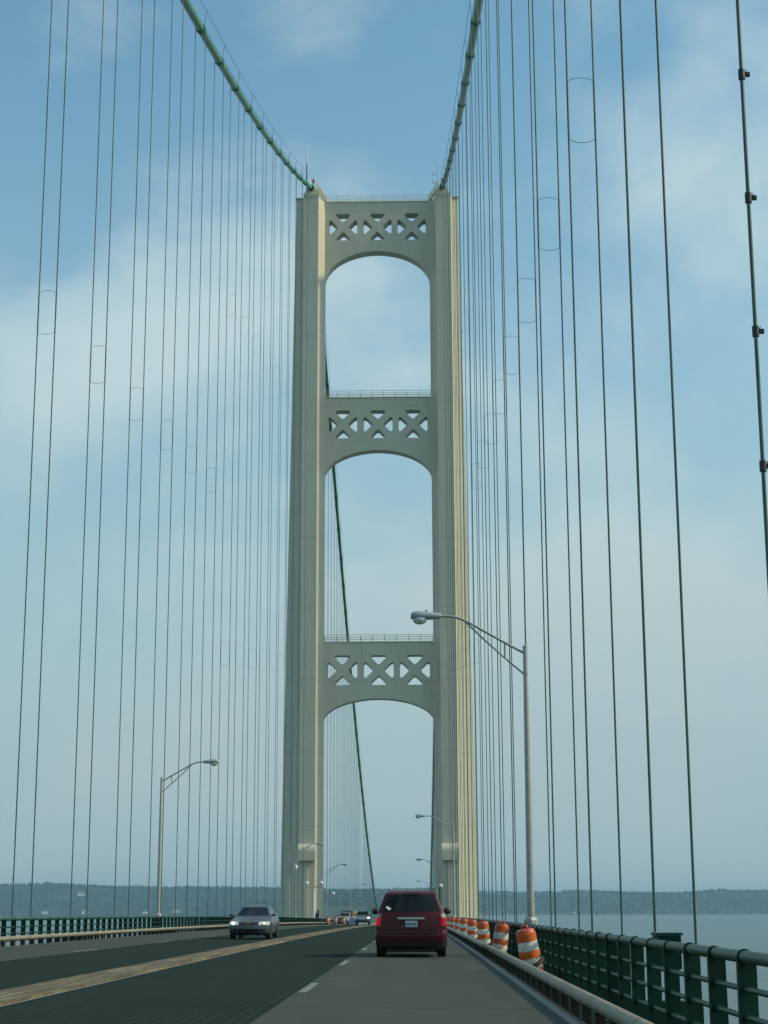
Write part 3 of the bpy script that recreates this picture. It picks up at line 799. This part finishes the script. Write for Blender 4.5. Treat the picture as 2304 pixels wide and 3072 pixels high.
for s in (-1, 1):
    for yy in (.95, 3.82):
        wheel(van, s * .80, yy, .335, .225, s)
        arch(van, s * .925, yy, .39, s).obj('wheel_arch', M['trim'], van)
    mm = MB().sphere((s * .99, 1.62, 1.13), (.115, .085, .085), 14, 10).box((s * .90, 1.62, 1.08), (.12, .06, .05)); mm.obj('mirror', M['trim'], van, 50)
rb = lambda z: vlerp(VAN, z)[2]
MB().box((0, rb(.96) + .012, .965), (.70, .035, .05)).tube([(-.35, rb(.96) + .012, .965), (.35, rb(.96) + .012, .965)], .022, 8).obj('chrome_strip', M['chrome'], van, 40)
# number plate sits in a shallow recess frame
MB().box((.0, rb(.83) + .006, .83), (.50, .02, .24)).obj('plate_panel', M['maroon'], van)
pl = MB().box((-.01, rb(.83) + .022, .828), (.318, .012, .155)).obj('licence_plate', M['plate'], van)
pk = MB()
for i, xx in enumerate((-.105, -.06, -.015, .045, .085, .125)): pk.box((xx - .015, rb(.83) + .031, .825), (.026, .006, .062))
pk.obj('plate_lettering', M['plateink'], pl)
MB().box((.205, rb(.77) + .012, .765), (.02, .012, .02)).obj('lock', M['chrome'], van)
# rear stickers on the glass, wiper, roof rails, exhaust, bumper step
gy = lambda z: vlerp(VAN, z)[2]
# stickers: image left = local +x after the half turn
sl = atan2(vlerp(VAN, 1.3)[2] - vlerp(VAN, 1.2)[2], .1)
MB().box((.615, gy(1.235) - .012, 1.235), (.07, .006, .06), rx=-sl * .0 + .45).box((.565, gy(1.20) - .012, 1.20), (.08, .006, .06), rx=.45).obj('window_sticker', M['white'], van)
MB().tube([(-.03, gy(1.14) + .01, 1.145), (-.32, gy(1.17) + .004, 1.165)], .012, 6).obj('rear_wiper', M['trim'], van)
MB().box((0, 4.735, .625), (1.30, .06, .05)).obj('bumper_step', M['trim'], van)
for s in (-1, 1): MB().tube([(s * .60, 2.5, 1.69), (s * .585, 4.1, 1.69)], .018, 6).obj('roof_rail', M['trim'], van)
for xx in (.56, -.56): MB().tube([(xx, 4.35, .20), (xx, 4.66, .19)], .032, 10).obj('exhaust_pipe', M['dark'], van, 40)
MB().box((0, 2.5, .17), (1.3, 3.9, .10)).obj('underbody', M['trim'], van)
sm_ = MB()
for s in (-1, 1):
    sm_.tube([(s * .735, rb(z_) + .004, z_) for z_ in (.69, .80, .95, 1.08)], .008, 6)
sm_.tube([(-.735, rb(.69) + .004, .69), (.735, rb(.69) + .004, .69)], .008, 6).obj('tailgate_seam', M['trim'], van)
MB().box((0, 4.42, 1.585), (.4, .03, .025)).obj('brake_lamp', M['trim'], van)
# --- silver sedan coming toward us
SED = [(.17, .22, 4.62, .76, .16, .2), (.24, .06, 4.72, .84, .2, .22), (.42, .0, 4.78, .872, .22, .24), (.58, .02, 4.78, .880, .22, .24), (.66, .08, 4.76, .875, .22, .22), (.72, .22, 4.72, .865, .22, .2),
       (.78, .70, 4.68, .855, .16, .18), (.86, 1.25, 4.60, .835, .14, .16), (.915, 1.50, 4.40, .81, .16, .12), (.95, 1.60, 4.25, .79, .18, .1), (1.30, 2.30, 3.62, .62, .16, .1), (1.345, 2.42, 3.48, .585, .14, .1), (1.385, 2.7, 3.2, .48, .1, .1), (1.40, 2.85, 3.0, .3, .05, .05)]
def sed_cls(sec, fr, z, s, y):
    if .95 < z < 1.30:
        if sec == 'front': return 'windscreen'
        if sec == 'rear': return 'rear_window'
        if sec == 'side' and (.06 < fr < .48 or .53 < fr < .92): return 'side_glass:%d%d' % (fr > .5, s)
    if .585 < z < .72 and (sec == 'fc' or (sec == 'front' and abs(fr) > .50)): return 'head_r' if s > 0 else 'head_l'
    if sec == 'front' and abs(fr) < .46 and .60 < z < .70: return 'grille'
    if sec == 'front' and abs(fr) < .52 and .27 < z < .43: return 'intake'
    if (sec in ('front', 'fc')) and .60 < abs(fr) and .30 < z < .40 and sec == 'front': return 'fog:%d' % s
    if sec in ('rc',) and .62 < z < .78: return 'rear_lamp:%d' % s
    if z < .21: return 'sill'
    return 'body'
sx, sy = -1.45, 72.4
sed = thing('sedan', 'silver blue sedan coming toward the camera with headlights lit', 'car', (sx, sy, zr(sx, sy)), None, radians(-1.2))
sed.scale = (.96, 1, .975)
sm = dict(body=M['silver'], windscreen=M['clear'], rear_window=M['clear'], side_glass=M['clear'], head_l=M['headdim'], head_r=M['headdim'], grille=M['trim'], intake=M['trim'], fog=M['trim'], rear_lamp=M['taildim'], sill=M['trim'])
build_shell(sed, SED, sed_cls, sm, dict(head_l='headlight', head_r='headlight', side_glass='side_window', intake='air_intake', fog='fog_lamp_recess'))
for s in (-1, 1):
    for yy in (.93, 3.72):
        wheel(sed, s * .765, yy, .315, .21, s); arch(sed, s * .878, yy, .365, s).obj('wheel_arch', M['trim'], sed)
    MB().sphere((s * .93, 1.72, .985), (.10, .07, .065), 14, 10).box((s * .84, 1.72, .95), (.12, .05, .04)).obj('mirror', M['silver'], sed, 50)
    MB().box((s * .74, 1.85, .62), (.04, .02, .03)).obj('door_handle', M['silver'], sed)
MB().add([(-.085, -.0, .66), (-.05, -.0, .632), (-.03, -.0, .632), (-.03, 0, .618), (.03, 0, .618), (.03, 0, .632), (.05, 0, .632), (.085, 0, .66), (.05, 0, .672), (.03, 0, .672), (.03, 0, .684), (-.03, 0, .684), (-.03, 0, .672), (-.05, 0, .672)], [tuple(range(14))]).obj('emblem', M['gold'], sed)
MB().tube([(-.40, .085, .70), (0, .035, .703), (.40, .085, .70)], .012, 6).obj('grille_bar', M['chrome'], sed)
for s_, r_, mt_ in ((-1, .085, 'headlit'), (1, .05, 'headlit')): MB().sphere((s_ * .67, .125, .655), (r_, .04, r_ * .8), 14, 10).obj('headlight_bulb', M[mt_], sed, 60)
ib = MB().box((0, 1.95, .78), (1.38, .5, .22))
ib.obj('dashboard', M['cloth'], sed)
for s in (-.37, .37):
    MB().box((s, 2.75, .52), (.50, .5, .16)).box((s, 3.02, .82), (.48, .14, .62), rx=.18).box((s, 3.09, 1.17), (.26, .10, .16), rx=.18).obj('seat', M['cloth'], sed)
MB().box((0, 3.95, .72), (1.25, .16, .58), rx=.25).obj('rear_seat', M['cloth'], sed)
MB().tube([(.37 + .18 * cos(a), 2.33 + .06 * sin(a), .90 + .17 * sin(a)) for a in [2 * pi * k / 16 for k in range(17)]], .016, 6).obj('steering_wheel', M['trim'], sed)
MB().box((0, 2.18, 1.22), (.22, .03, .07)).obj('rear_view_mirror', M['trim'], sed)
def person(loc, label, shirt, driving):
    J = {'pelvis': ((0, .0, .0), .15), 'belly': ((0, .06, .18), .145), 'chest': ((0, .10, .38), .16), 'neck': ((0, .10, .55), .058), 'jaw': ((0, .075, .635), .072), 'head': ((0, .085, .735), .098), 'crown': ((0, .095, .80), .07)}
    E_ = [('pelvis', 'belly'), ('belly', 'chest'), ('chest', 'neck'), ('neck', 'jaw'), ('jaw', 'head'), ('head', 'crown')]
    for s in (-1, 1):
        k = 'lr'[s > 0]
        hand = (s * .14, -.40, .26) if driving else (s * .13, -.30, .06)
        J['sh' + k] = ((s * .19, .10, .46), .062); J['el' + k] = ((s * .27, -.08, .22), .045); J['wr' + k] = (hand, .03)
        J['ha' + k] = ((hand[0] - s * .01, hand[1] - .07, hand[2] + .02), .032)
        J['hip' + k] = ((s * .10, -.03, -.02), .095); J['kn' + k] = ((s * .14, -.46, .08), .065); J['an' + k] = ((s * .14, -.66, -.26), .045); J['to' + k] = ((s * .14, -.80, -.30), .04)
        E_ += [('chest', 'sh' + k), ('sh' + k, 'el' + k), ('el' + k, 'wr' + k), ('wr' + k, 'ha' + k), ('pelvis', 'hip' + k), ('hip' + k, 'kn' + k), ('kn' + k, 'an' + k), ('an' + k, 'to' + k)]
        for q in range(4):
            fk = 'f%d' % q + k; J[fk] = ((hand[0] - s * (.035 - .022 * q), hand[1] - .145 + .012 * abs(q - 1), hand[2] + .005), .009); E_.append(('ha' + k, fk))
        J['th' + k] = ((hand[0] - s * .055, hand[1] - .09, hand[2] + .03), .010); E_.append(('ha' + k, 'th' + k))
    ks = list(J); me = bpy.data.meshes.new('person'); me.from_pydata([J[k][0] for k in ks], [(ks.index(a), ks.index(b)) for a, b in E_], [])
    o = bpy.data.objects.new('tmp', me); COL.objects.link(o)
    md = o.modifiers.new('s', 'SKIN'); sv = me.skin_vertices[0].data
    for i, k in enumerate(ks): sv[i].radius = (J[k][1], J[k][1]); sv[i].use_root = (k == 'pelvis')
    o.modifiers.new('u', 'SUBSURF').levels = 1
    dg = bpy.context.evaluated_depsgraph_get(); m2 = bpy.data.meshes.new_from_object(o.evaluated_get(dg)); bpy.data.objects.remove(o)
    for p in m2.polygons: p.use_smooth = True
    m2.materials.clear(); m2.materials.append(M['skin']); m2.materials.append(shirt)
    for p in m2.polygons:
        c = p.center; p.material_index = 1 if (c.z < .53 and not (c.y < -.30 and c.z > .12 and abs(c.x) < .26)) else 0
    o = link('person', m2, None, loc); tag(o, label, 'person')
    MB().sphere((0, .115, .775), (.108, .105, .10), 14, 10).obj('hair', M['hair'], o, 60)
    fc = MB().tube([(0, -.005, .70), (0, -.03, .675)], .012, 6)
    for e in (-1, 1): fc.sphere((e * .036, -.012, .725), .011, 8, 6); fc.sphere((e * .098, .085, .70), (.012, .022, .032), 8, 6)
    fc.box((0, -.008, .645), (.045, .012, .010)).obj('face', M['skin'], o)
    return o
for xx, lb, sh, dr in ((.37, 'driver of the silver sedan in a dark shirt, hands on the wheel', M['shirt'], True), (-.37, 'passenger of the silver sedan in a grey shirt, hands in lap', M['shirt2'], False)):
    person((sx + xx, sy + 2.72, zr(sx, sy) + .42), lb, sh, dr)
# --- dark pickup coming over the crest
PU = [(.30, .12, 5.3, .80, .1, .12), (.42, .0, 5.4, .92, .12, .14), (.70, .0, 5.42, .95, .12, .14), (1.0, .06, 5.40, .95, .12, .14), (1.10, .25, 5.38, .93, .1, .12), (1.17, 1.3, 3.6, .90, .08, .1), (1.25, 1.5, 3.3, .88, .1, .1), (1.68, 2.05, 3.05, .72, .1, .1), (1.75, 2.25, 2.9, .62, .08, .1), (1.78, 2.4, 2.7, .4, .05, .1)]
def pu_cls(sec, fr, z, s, y):
    if 1.25 < z < 1.68: 
        if sec == 'front': return 'windscreen'
        if sec == 'side' and .1 < fr < .9: return 'side_glass:%d' % s
        if sec == 'rear': return 'rear_window'
    if .78 < z < 1.0 and (sec == 'fc' or (sec == 'front' and abs(fr) > .62)): return 'head_r' if s > 0 else 'head_l'
    if sec == 'front' and abs(fr) < .58 and .72 < z < 1.0: return 'grille'
    if sec in ('front', 'fc') and .42 < z < .62: return 'bumper'
    if z < .42: return 'sill'
    return 'body'
def pickup(label, x, y, mat, lit, rz, w=1.0):
    t = thing('pickup_truck', label, 'pickup truck', (x, y, zr(x, y)), None, rz)
    build_shell(t, PU, pu_cls, dict(body=mat, windscreen=M['glassdark'], side_glass=M['glassdark'], rear_window=M['glassdark'], head_l=M['headdim'], head_r=M['headlit'] if lit else M['headdim'], grille=M['chrome'] if lit else M['trim'], bumper=mat, sill=M['trim']),
                dict(head_l='headlight', head_r='headlight', side_glass='side_window'))
    for s in (-1, 1):
        for yy in (1.0, 4.2): wheel(t, s * .82, yy, .38, .25, s)
        MB().box((s * 1.08, 1.9, 1.30), (.20, .10, .26)).box((s * .95, 1.9, 1.22), (.2, .05, .04)).obj('mirror', M['trim'], t)
    gb = MB()
    for i in range(3): gb.box((0, -.012 + .0, .78 + .08 * i), (1.02, .03, .022))
    gb.obj('grille_bar', M['chrome'], t)
    return t
pickup('dark pickup truck coming over the crest beside the van', -1.75, 232.0, M['charcoal'], True, 0)
gt = pickup('grey work truck parked among drums in the closed far lane', -6.05, 267.0, M['greytruck'], False, radians(-14))
MB().box((0, 4.2, 1.5), (1.85, 2.2, 1.1)).obj('cargo_box', M['tan'], gt)
x, y = -4.1, 257.5
t = thing('sign_board', 'pale lavender covered sign board standing beside the grey work truck', 'sign', (x, y, zr(x, y)))
MB().add([(-.45, 0, .0), (.55, 0, .0), (.28, 0, 1.0), (-.25, 0, 1.02), (-.45, .35, .0), (.55, .35, .0), (.28, .12, 1.0), (-.25, .12, 1.02)], [(0, 1, 2, 3), (4, 7, 6, 5), (0, 3, 7, 4), (1, 5, 6, 2), (3, 2, 6, 7), (0, 4, 5, 1)]).obj('cover', M['signpale'], t)
MB().tube([(-.05, .06, 1.0), (-.05, .06, 1.15)], .03, 6).obj('post', M['galv'], t)
# ------------------------------------------------------------------ water and far shore
WZ = -59.0
def water_mat():
    m, nt, b = newmat('lake water')
    v = coords(nt, (.6, 1.6, 1), True)
    n1 = noise(nt, .03, 6, .65, v); n2 = noise(nt, .35, 4, .6, v)
    streak = noise(nt, .0018, 4, .55, coords(nt, (.35, 1.8, 1), True))
    c = mixc(nt, mapr(nt, streak, .35, .65), (.045, .085, .09), (.10, .14, .14))
    nt.links.new(c, b.inputs['Base Color']); b.inputs['IOR'].default_value = 1.33
    nt.links.new(mapr(nt, streak, .35, .65, .30, .42), b.inputs['Roughness'])
    bn = nt.nodes.new('ShaderNodeBump'); bn.inputs['Strength'].default_value = .35; bn.inputs['Distance'].default_value = .8
    nt.links.new(mathn(nt, 'ADD', n1, mathn(nt, 'MULTIPLY', n2, .3)), bn.inputs['Height']); nt.links.new(bn.outputs[0], b.inputs['Normal'])
    return m
W = 13500
mb = MB().grid([[(-W + 2 * W * i / 20, -4000 + (W + 4000) * j / 20, WZ) for i in range(21)] for j in range(21)])
tag(mb.obj('water', water_mat()), 'calm pale lake water below the bridge', None, None, 'structure')
RIDGE = [(-900, 2652), (-300, 2650), (0, 2648), (150, 2645), (250, 2651), (400, 2654), (560, 2657), (700, 2659), (830, 2661), (980, 2665), (1060, 2667), (1150, 2664), (1300, 2661), (1420, 2671), (1600, 2674), (1710, 2671), (1860, 2675), (2000, 2678), (2080, 2677), (2150, 2673), (2304, 2674), (2600, 2672), (3200, 2676)]
SHORE = [(-900, 7900), (0, 8000), (600, 7700), (800, 6300), (950, 5300), (1150, 5200), (1330, 6500), (1450, 8200), (1600, 8400), (2304, 8500), (3200, 8500)]
def interp(tab, x):
    for (a, p), (b, q) in zip(tab, tab[1:]):
        if x <= b: return p + (q - p) * (x - a) / (b - a)
    return tab[-1][1]
def smooth_noise(x, y, seed):
    def h(i, j): return (math.sin(i * 127.1 + j * 311.7 + seed * 74.7) * 43758.5453) % 1.0
    i, j = math.floor(x), math.floor(y); u, v = x - i, y - j; u = u * u * (3 - 2 * u); v = v * v * (3 - 2 * v)
    return (h(i, j) * (1 - u) + h(i + 1, j) * u) * (1 - v) + (h(i, j + 1) * (1 - u) + h(i + 1, j + 1) * u) * v
TREEH = 15.0
def land_pt(px, t):
    D0 = interp(SHORE, px); D1 = max(D0 + 1300, 8600)
    D = D0 + (D1 - D0) * t
    p = az_of(px, D)
    zrg = CZ + (2711 - interp(RIDGE, px)) / F_PX * D1 - TREEH * 1.05
    prof = (t ** .75) * (1 - .12 * sin(t * 9 + px * .004)) if t < 1 else 1 - .3 * (t - 1)
    base = WZ + 2.0 + (zrg - WZ - 2.0) * max(0, min(1.0, prof))
    if t <= 0: base = WZ - .5
    base += (smooth_noise(px * .012, t * 5, 3) - .5) * 7 * min(1, t * 6)
    return Vector((p.x, p.y, base))
pxs = [-900 + 4100 * i / 300 for i in range(301)]
ts = [0, .004, .03, .07, .12, .18, .26, .35, .45, .56, .68, .8, .9, 1.0, 1.25, 1.7]
def land_mat():
    m, nt, b = newmat('wooded ground and fields')
    n = noise(nt, .004, 5, .6, coords(nt, (1, 1, 1), True))
    c = mixc(nt, mapr(nt, n, .45, .6), (.015, .034, .018), (.026, .046, .024))
    nt.links.new(c, b.inputs['Base Color']); b.inputs['Roughness'].default_value = .9; return m
LM = land_mat()
mb = MB().grid([[land_pt(px, t) for px in pxs] for t in ts])
tag(mb.obj('hills', LM, None, 60), 'low wooded hills along the far shore', None, None, 'structure')
# forest: several thousand small crowns read as one hazy mass
def forest_mat():
    m, nt, b = newmat('far forest foliage')
    n = noise(nt, .006, 4, .6, coords(nt, (1, 1, 1), True)); n2 = noise(nt, .06, 3, .6, coords(nt, (1, 1, 1), True))
    c = mixc(nt, mapr(nt, n, .4, .62), (.014, .034, .018), (.024, .050, .022))
    c = mixc(nt, mapr(nt, n2, .5, .75, 0, .6), c, (.034, .060, .026))
    nt.links.new(c, b.inputs['Base Color']); b.inputs['Roughness'].default_value = .9; return m
fm = MB(); fr_ = random.Random(11)
CLEAR = [(188, .50, 34, .07), (1035, .22, 70, .12), (1000, .08, 90, .10), (1110, .10, 70, .06), (520, .10, 40, .04), (245, .47, 22, .05)]
def crown(p, h, r, conifer):
    n = 6; a0 = fr_.uniform(0, 6); vs = []; fs = []
    prof = [(1.0, .12), (.62, .5), (.0, 1.0)] if conifer else [(.55, .1), (1.0, .42), (.72, .78), (.0, 1.0)]
    for k, (q, zz) in enumerate(prof[:-1]):
        for i in range(n):
            a = a0 + 2 * pi * i / n; rr = r * q * fr_.uniform(.75, 1.2); vs.append((p.x + rr * cos(a), p.y + rr * sin(a), p.z + h * zz * fr_.uniform(.92, 1.08)))
    vs.append((p.x, p.y, p.z + h)); m_ = len(prof) - 1
    for k in range(m_ - 1):
        for i in range(n): fs.append((k * n + i, k * n + (i + 1) % n, (k + 1) * n + (i + 1) % n, (k + 1) * n + i))
    for i in range(n): fs.append(((m_ - 1) * n + i, (m_ - 1) * n + (i + 1) % n, m_ * n))
    fm.add(vs, fs)
for i in range(15000):
    px = fr_.uniform(-500, 2800); t = fr_.random() ** .8 * 1.06 + .012
    if i < 1500: t = fr_.uniform(.96, 1.05)
    if any(abs(px - c[0]) < c[2] and abs(t - c[1]) < c[3] for c in CLEAR): continue
    p = land_pt(px, t); con = fr_.random() < .45
    h = TREEH * fr_.uniform(.6, 1.15) * (1.12 if con else .95)
    if fr_.random() < .05: h *= 1.3
    crown(p - Vector((0, 0, 1.5)), h, h * (fr_.uniform(.17, .26) if con else fr_.uniform(.35, .55)), con)
tag(fm.obj('forest', forest_mat()), 'hazy dark forest covering the far shore hills', 'forest', None, 'stuff')
# shoreline beach strip
mb = MB().grid([[Vector((land_pt(px, 0.0).x, land_pt(px, 0.0).y - 25, WZ + .4)) for px in pxs], [land_pt(px, .006) + Vector((0, 0, .6)) for px in pxs]])
tag(mb.obj('shore', paint('pale shore stones', (.22, .22, .18), .9, var=.3, scale=.02)), 'pale narrow beach along the far shore', None, None, 'structure')
def house(px, t, w, d, h, label, rz=.3):
    p = land_pt(px, t)
    o = thing('far_house', label, 'house', (p.x, p.y - 14, p.z + 3), 'white buildings on the far shore', rz)
    MB().box((0, 0, h / 2), (w, d, h)).obj('wall', M['housewall'], o)
    rh = h * .55; w2, d2 = w / 2 + .6, d / 2 + .6
    rf = MB().add([(-w2, -d2, h), (w2, -d2, h), (w2, d2, h), (-w2, d2, h), (-w2, 0, h + rh), (w2, 0, h + rh)], [(0, 1, 5, 4), (2, 3, 4, 5), (0, 4, 3), (1, 2, 5), (0, 3, 2, 1)]).obj('roof', M['houseroof'], o)
    wn = MB()
    for k in range(3): wn.box((-w * .3 + w * .3 * k, -d / 2 - .05, h * .55), (w * .12, .1, h * .3))
    wn.obj('window', M['glassdark'], o)
for a in [(243, .50, 34, 16, 12, 'largest white building, in a clearing halfway up the hill behind the thin ropes'), (138, .05, 26, 14, 10, 'white building by the water under the wooded hill, nearest the water tower'),
          (253, .05, 15, 12, 13, 'tall small white house by the water, below the hillside clearing'), (411, .985, 14, 12, 12, 'white house on the hill crest against the sky'), (438, .05, 24, 14, 9, 'white shore house just before the lamp post behind the sedan'),
          (531, .08, 26, 14, 8, 'low white house by the water between the lamp post and the sedan'), (1721, .02, 11, 9, 7, 'small white cottage alone at the water edge of the drum-side shore')]:
    house(*a)
p = land_pt(35, 1.0)
t = thing('water_tower', 'white bulb water tower rising over the hill crest', 'water tower', (p.x, p.y, p.z))
MB().tube([(0, 0, 0), (0, 0, 4), (0, 0, 38)], [5, 2.2, 1.8], 12).obj('stem', M['white'], t, 50)
MB().sphere((0, 0, 43), (8.5, 8.5, 7), 16, 10).obj('tank', M['white'], t, 60)
# ------------------------------------------------------------------ haze
hz = MB().box((0, (-4100 + 13600) / 2, 32.0), (27200, 17700, 184.0)).obj('haze', None)
m = bpy.data.materials.new('haze'); m.use_nodes = True; nt = m.node_tree; nt.nodes.clear()
o_ = nt.nodes.new('ShaderNodeOutputMaterial'); pv = nt.nodes.new('ShaderNodeVolumePrincipled')
pv.inputs['Color'].default_value = (.42, .70, .93, 1); pv.inputs['Density'].default_value = 7.2e-5; pv.inputs['Anisotropy'].default_value = .15
nt.links.new(pv.outputs[0], o_.inputs['Volume']); hz.data.materials.append(m)
tag(hz, 'pale summer haze over the strait', None, None, 'stuff')
# ------------------------------------------------------------------ light
SUN_EL, SUN_AZ = radians(38), radians(93.5)      # azimuth clockwise from +Y (the road direction)
sd = Vector((sin(SUN_AZ) * cos(SUN_EL), cos(SUN_AZ) * cos(SUN_EL), sin(SUN_EL)))
sl_ = bpy.data.lights.new('sun', 'SUN'); sl_.energy = 2.9; sl_.angle = radians(2.5); sl_.color = (1, .86, .55)
so = bpy.data.objects.new('sun', sl_); COL.objects.link(so); so.rotation_euler = sd.to_track_quat('Z', 'Y').to_euler()
w = bpy.data.worlds.new('World'); scene.world = w; w.use_nodes = True; nt = w.node_tree; nt.nodes.clear()
out = nt.nodes.new('ShaderNodeOutputWorld'); bg = nt.nodes.new('ShaderNodeBackground'); bg.inputs[1].default_value = .13
sky = nt.nodes.new('ShaderNodeTexSky'); sky.sky_type = 'NISHITA'; sky.sun_disc = False; sky.sun_elevation = SUN_EL; sky.sun_rotation = SUN_AZ
sky.air_density = 1.0; sky.dust_density = 1.2; sky.ozone_density = 1.0
tc = nt.nodes.new('ShaderNodeTexCoord'); dirv = tc.outputs['Generated']
base = mixc(nt, 1.0, sky.outputs[0], (1.02, 1.43, 1.28), 'MULTIPLY')
mp = nt.nodes.new('ShaderNodeMapping'); mp.inputs['Scale'].default_value = (1, 1, 1.5); mp.inputs['Location'].default_value = (3.1, 1.7, .4); nt.links.new(dirv, mp.inputs[0])
n1 = noise(nt, 5.0, 7, .52, mp.outputs[0], .35)
n2 = noise(nt, 14.0, 8, .6, mp.outputs[0], .5)
mask = mathn(nt, 'ADD', mapr(nt, n1, .30, .72, -.25, .85), mathn(nt, 'MULTIPLY', mathn(nt, 'SUBTRACT', n2, .5), .75))
def dir_px(px, py):
    d = (FW + R2 * ((px - 1152) / F_PX) - U2 * ((py - 1536) / F_PX)).normalized(); return d
# cloud banks and blue gaps by their bearing in the sky: (bearing, angular radius, amount)
for px, py, rad, amt in [(420, 1010, 620, .50), (60, 1000, 420, .25), (750, 1250, 420, .22), (2250, 620, 420, .42), (1750, 1050, 420, .22), (2150, 1850, 620, .45), (1150, 1000, 300, .25), (330, 2080, 420, .50), (1700, 2300, 500, .35), (700, 1750, 400, .25), (1250, 1900, 300, .3), (2250, 60, 350, .30), (1200, 320, 480, -.55), (700, 200, 420, -.30), (80, 720, 260, -.45), (1900, 300, 400, -.2), (120, 1450, 330, -.2), (2050, 1350, 300, -.15), (250, 200, 330, .20)]:
    d = dir_px(px, py)
    vm_ = nt.nodes.new('ShaderNodeVectorMath'); vm_.operation = 'DISTANCE'; vm_.inputs[1].default_value = d
    wv = nt.nodes.new('ShaderNodeVectorMath'); wv.operation = 'ADD'
    nn = N(nt, 'ShaderNodeTexNoise'); nn.inputs['Scale'].default_value = 9; nn.inputs['Detail'].default_value = 5; nt.links.new(dirv, nn.inputs['Vector'])
    sc_ = nt.nodes.new('ShaderNodeVectorMath'); sc_.operation = 'SCALE'; sc_.inputs['Scale'].default_value = .15
    sb = nt.nodes.new('ShaderNodeVectorMath'); sb.operation = 'SUBTRACT'; sb.inputs[1].default_value = (.5, .5, .5)
    nt.links.new(nn.outputs['Color'], sb.inputs[0]); nt.links.new(sb.outputs[0], sc_.inputs[0]); nt.links.new(dirv, wv.inputs[0]); nt.links.new(sc_.outputs[0], wv.inputs[1])
    nt.links.new(wv.outputs[0], vm_.inputs[0])
    r_ = rad / F_PX
    mask = mathn(nt, 'ADD', mask, mapr(nt, vm_.outputs['Value'], 0, r_ * 1.25, amt, 0, True))
mask = mapr(nt, mask, .0, 1.15, 0.0, .80, True)
sz = nt.nodes.new('ShaderNodeSeparateXYZ'); nt.links.new(dirv, sz.inputs[0])
# thin veil toward the horizon
veil = mapr(nt, sz.outputs[2], .02, .50, .96, 0.0, True)
cloud = mixc(nt, mapr(nt, sz.outputs[2], .04, .34, 0, 1, True), (3.4, 4.2, 4.35), (4.4, 5.45, 5.6))
c = mixc(nt, veil, base, (2.75, 3.78, 4.1))
c = mixc(nt, mask, c, cloud)
nt.links.new(c, bg.inputs[0]); nt.links.new(bg.outputs[0], out.inputs[0])
# ------------------------------------------------------------------ render settings
vs_ = scene.view_settings; vs_.view_transform = 'Standard'; vs_.look = 'None'; vs_.exposure = 0.0; vs_.gamma = 1.0; vs_.use_curve_mapping = False
scene.cycles.volume_bounces = 0
scene.cycles.use_denoising = True
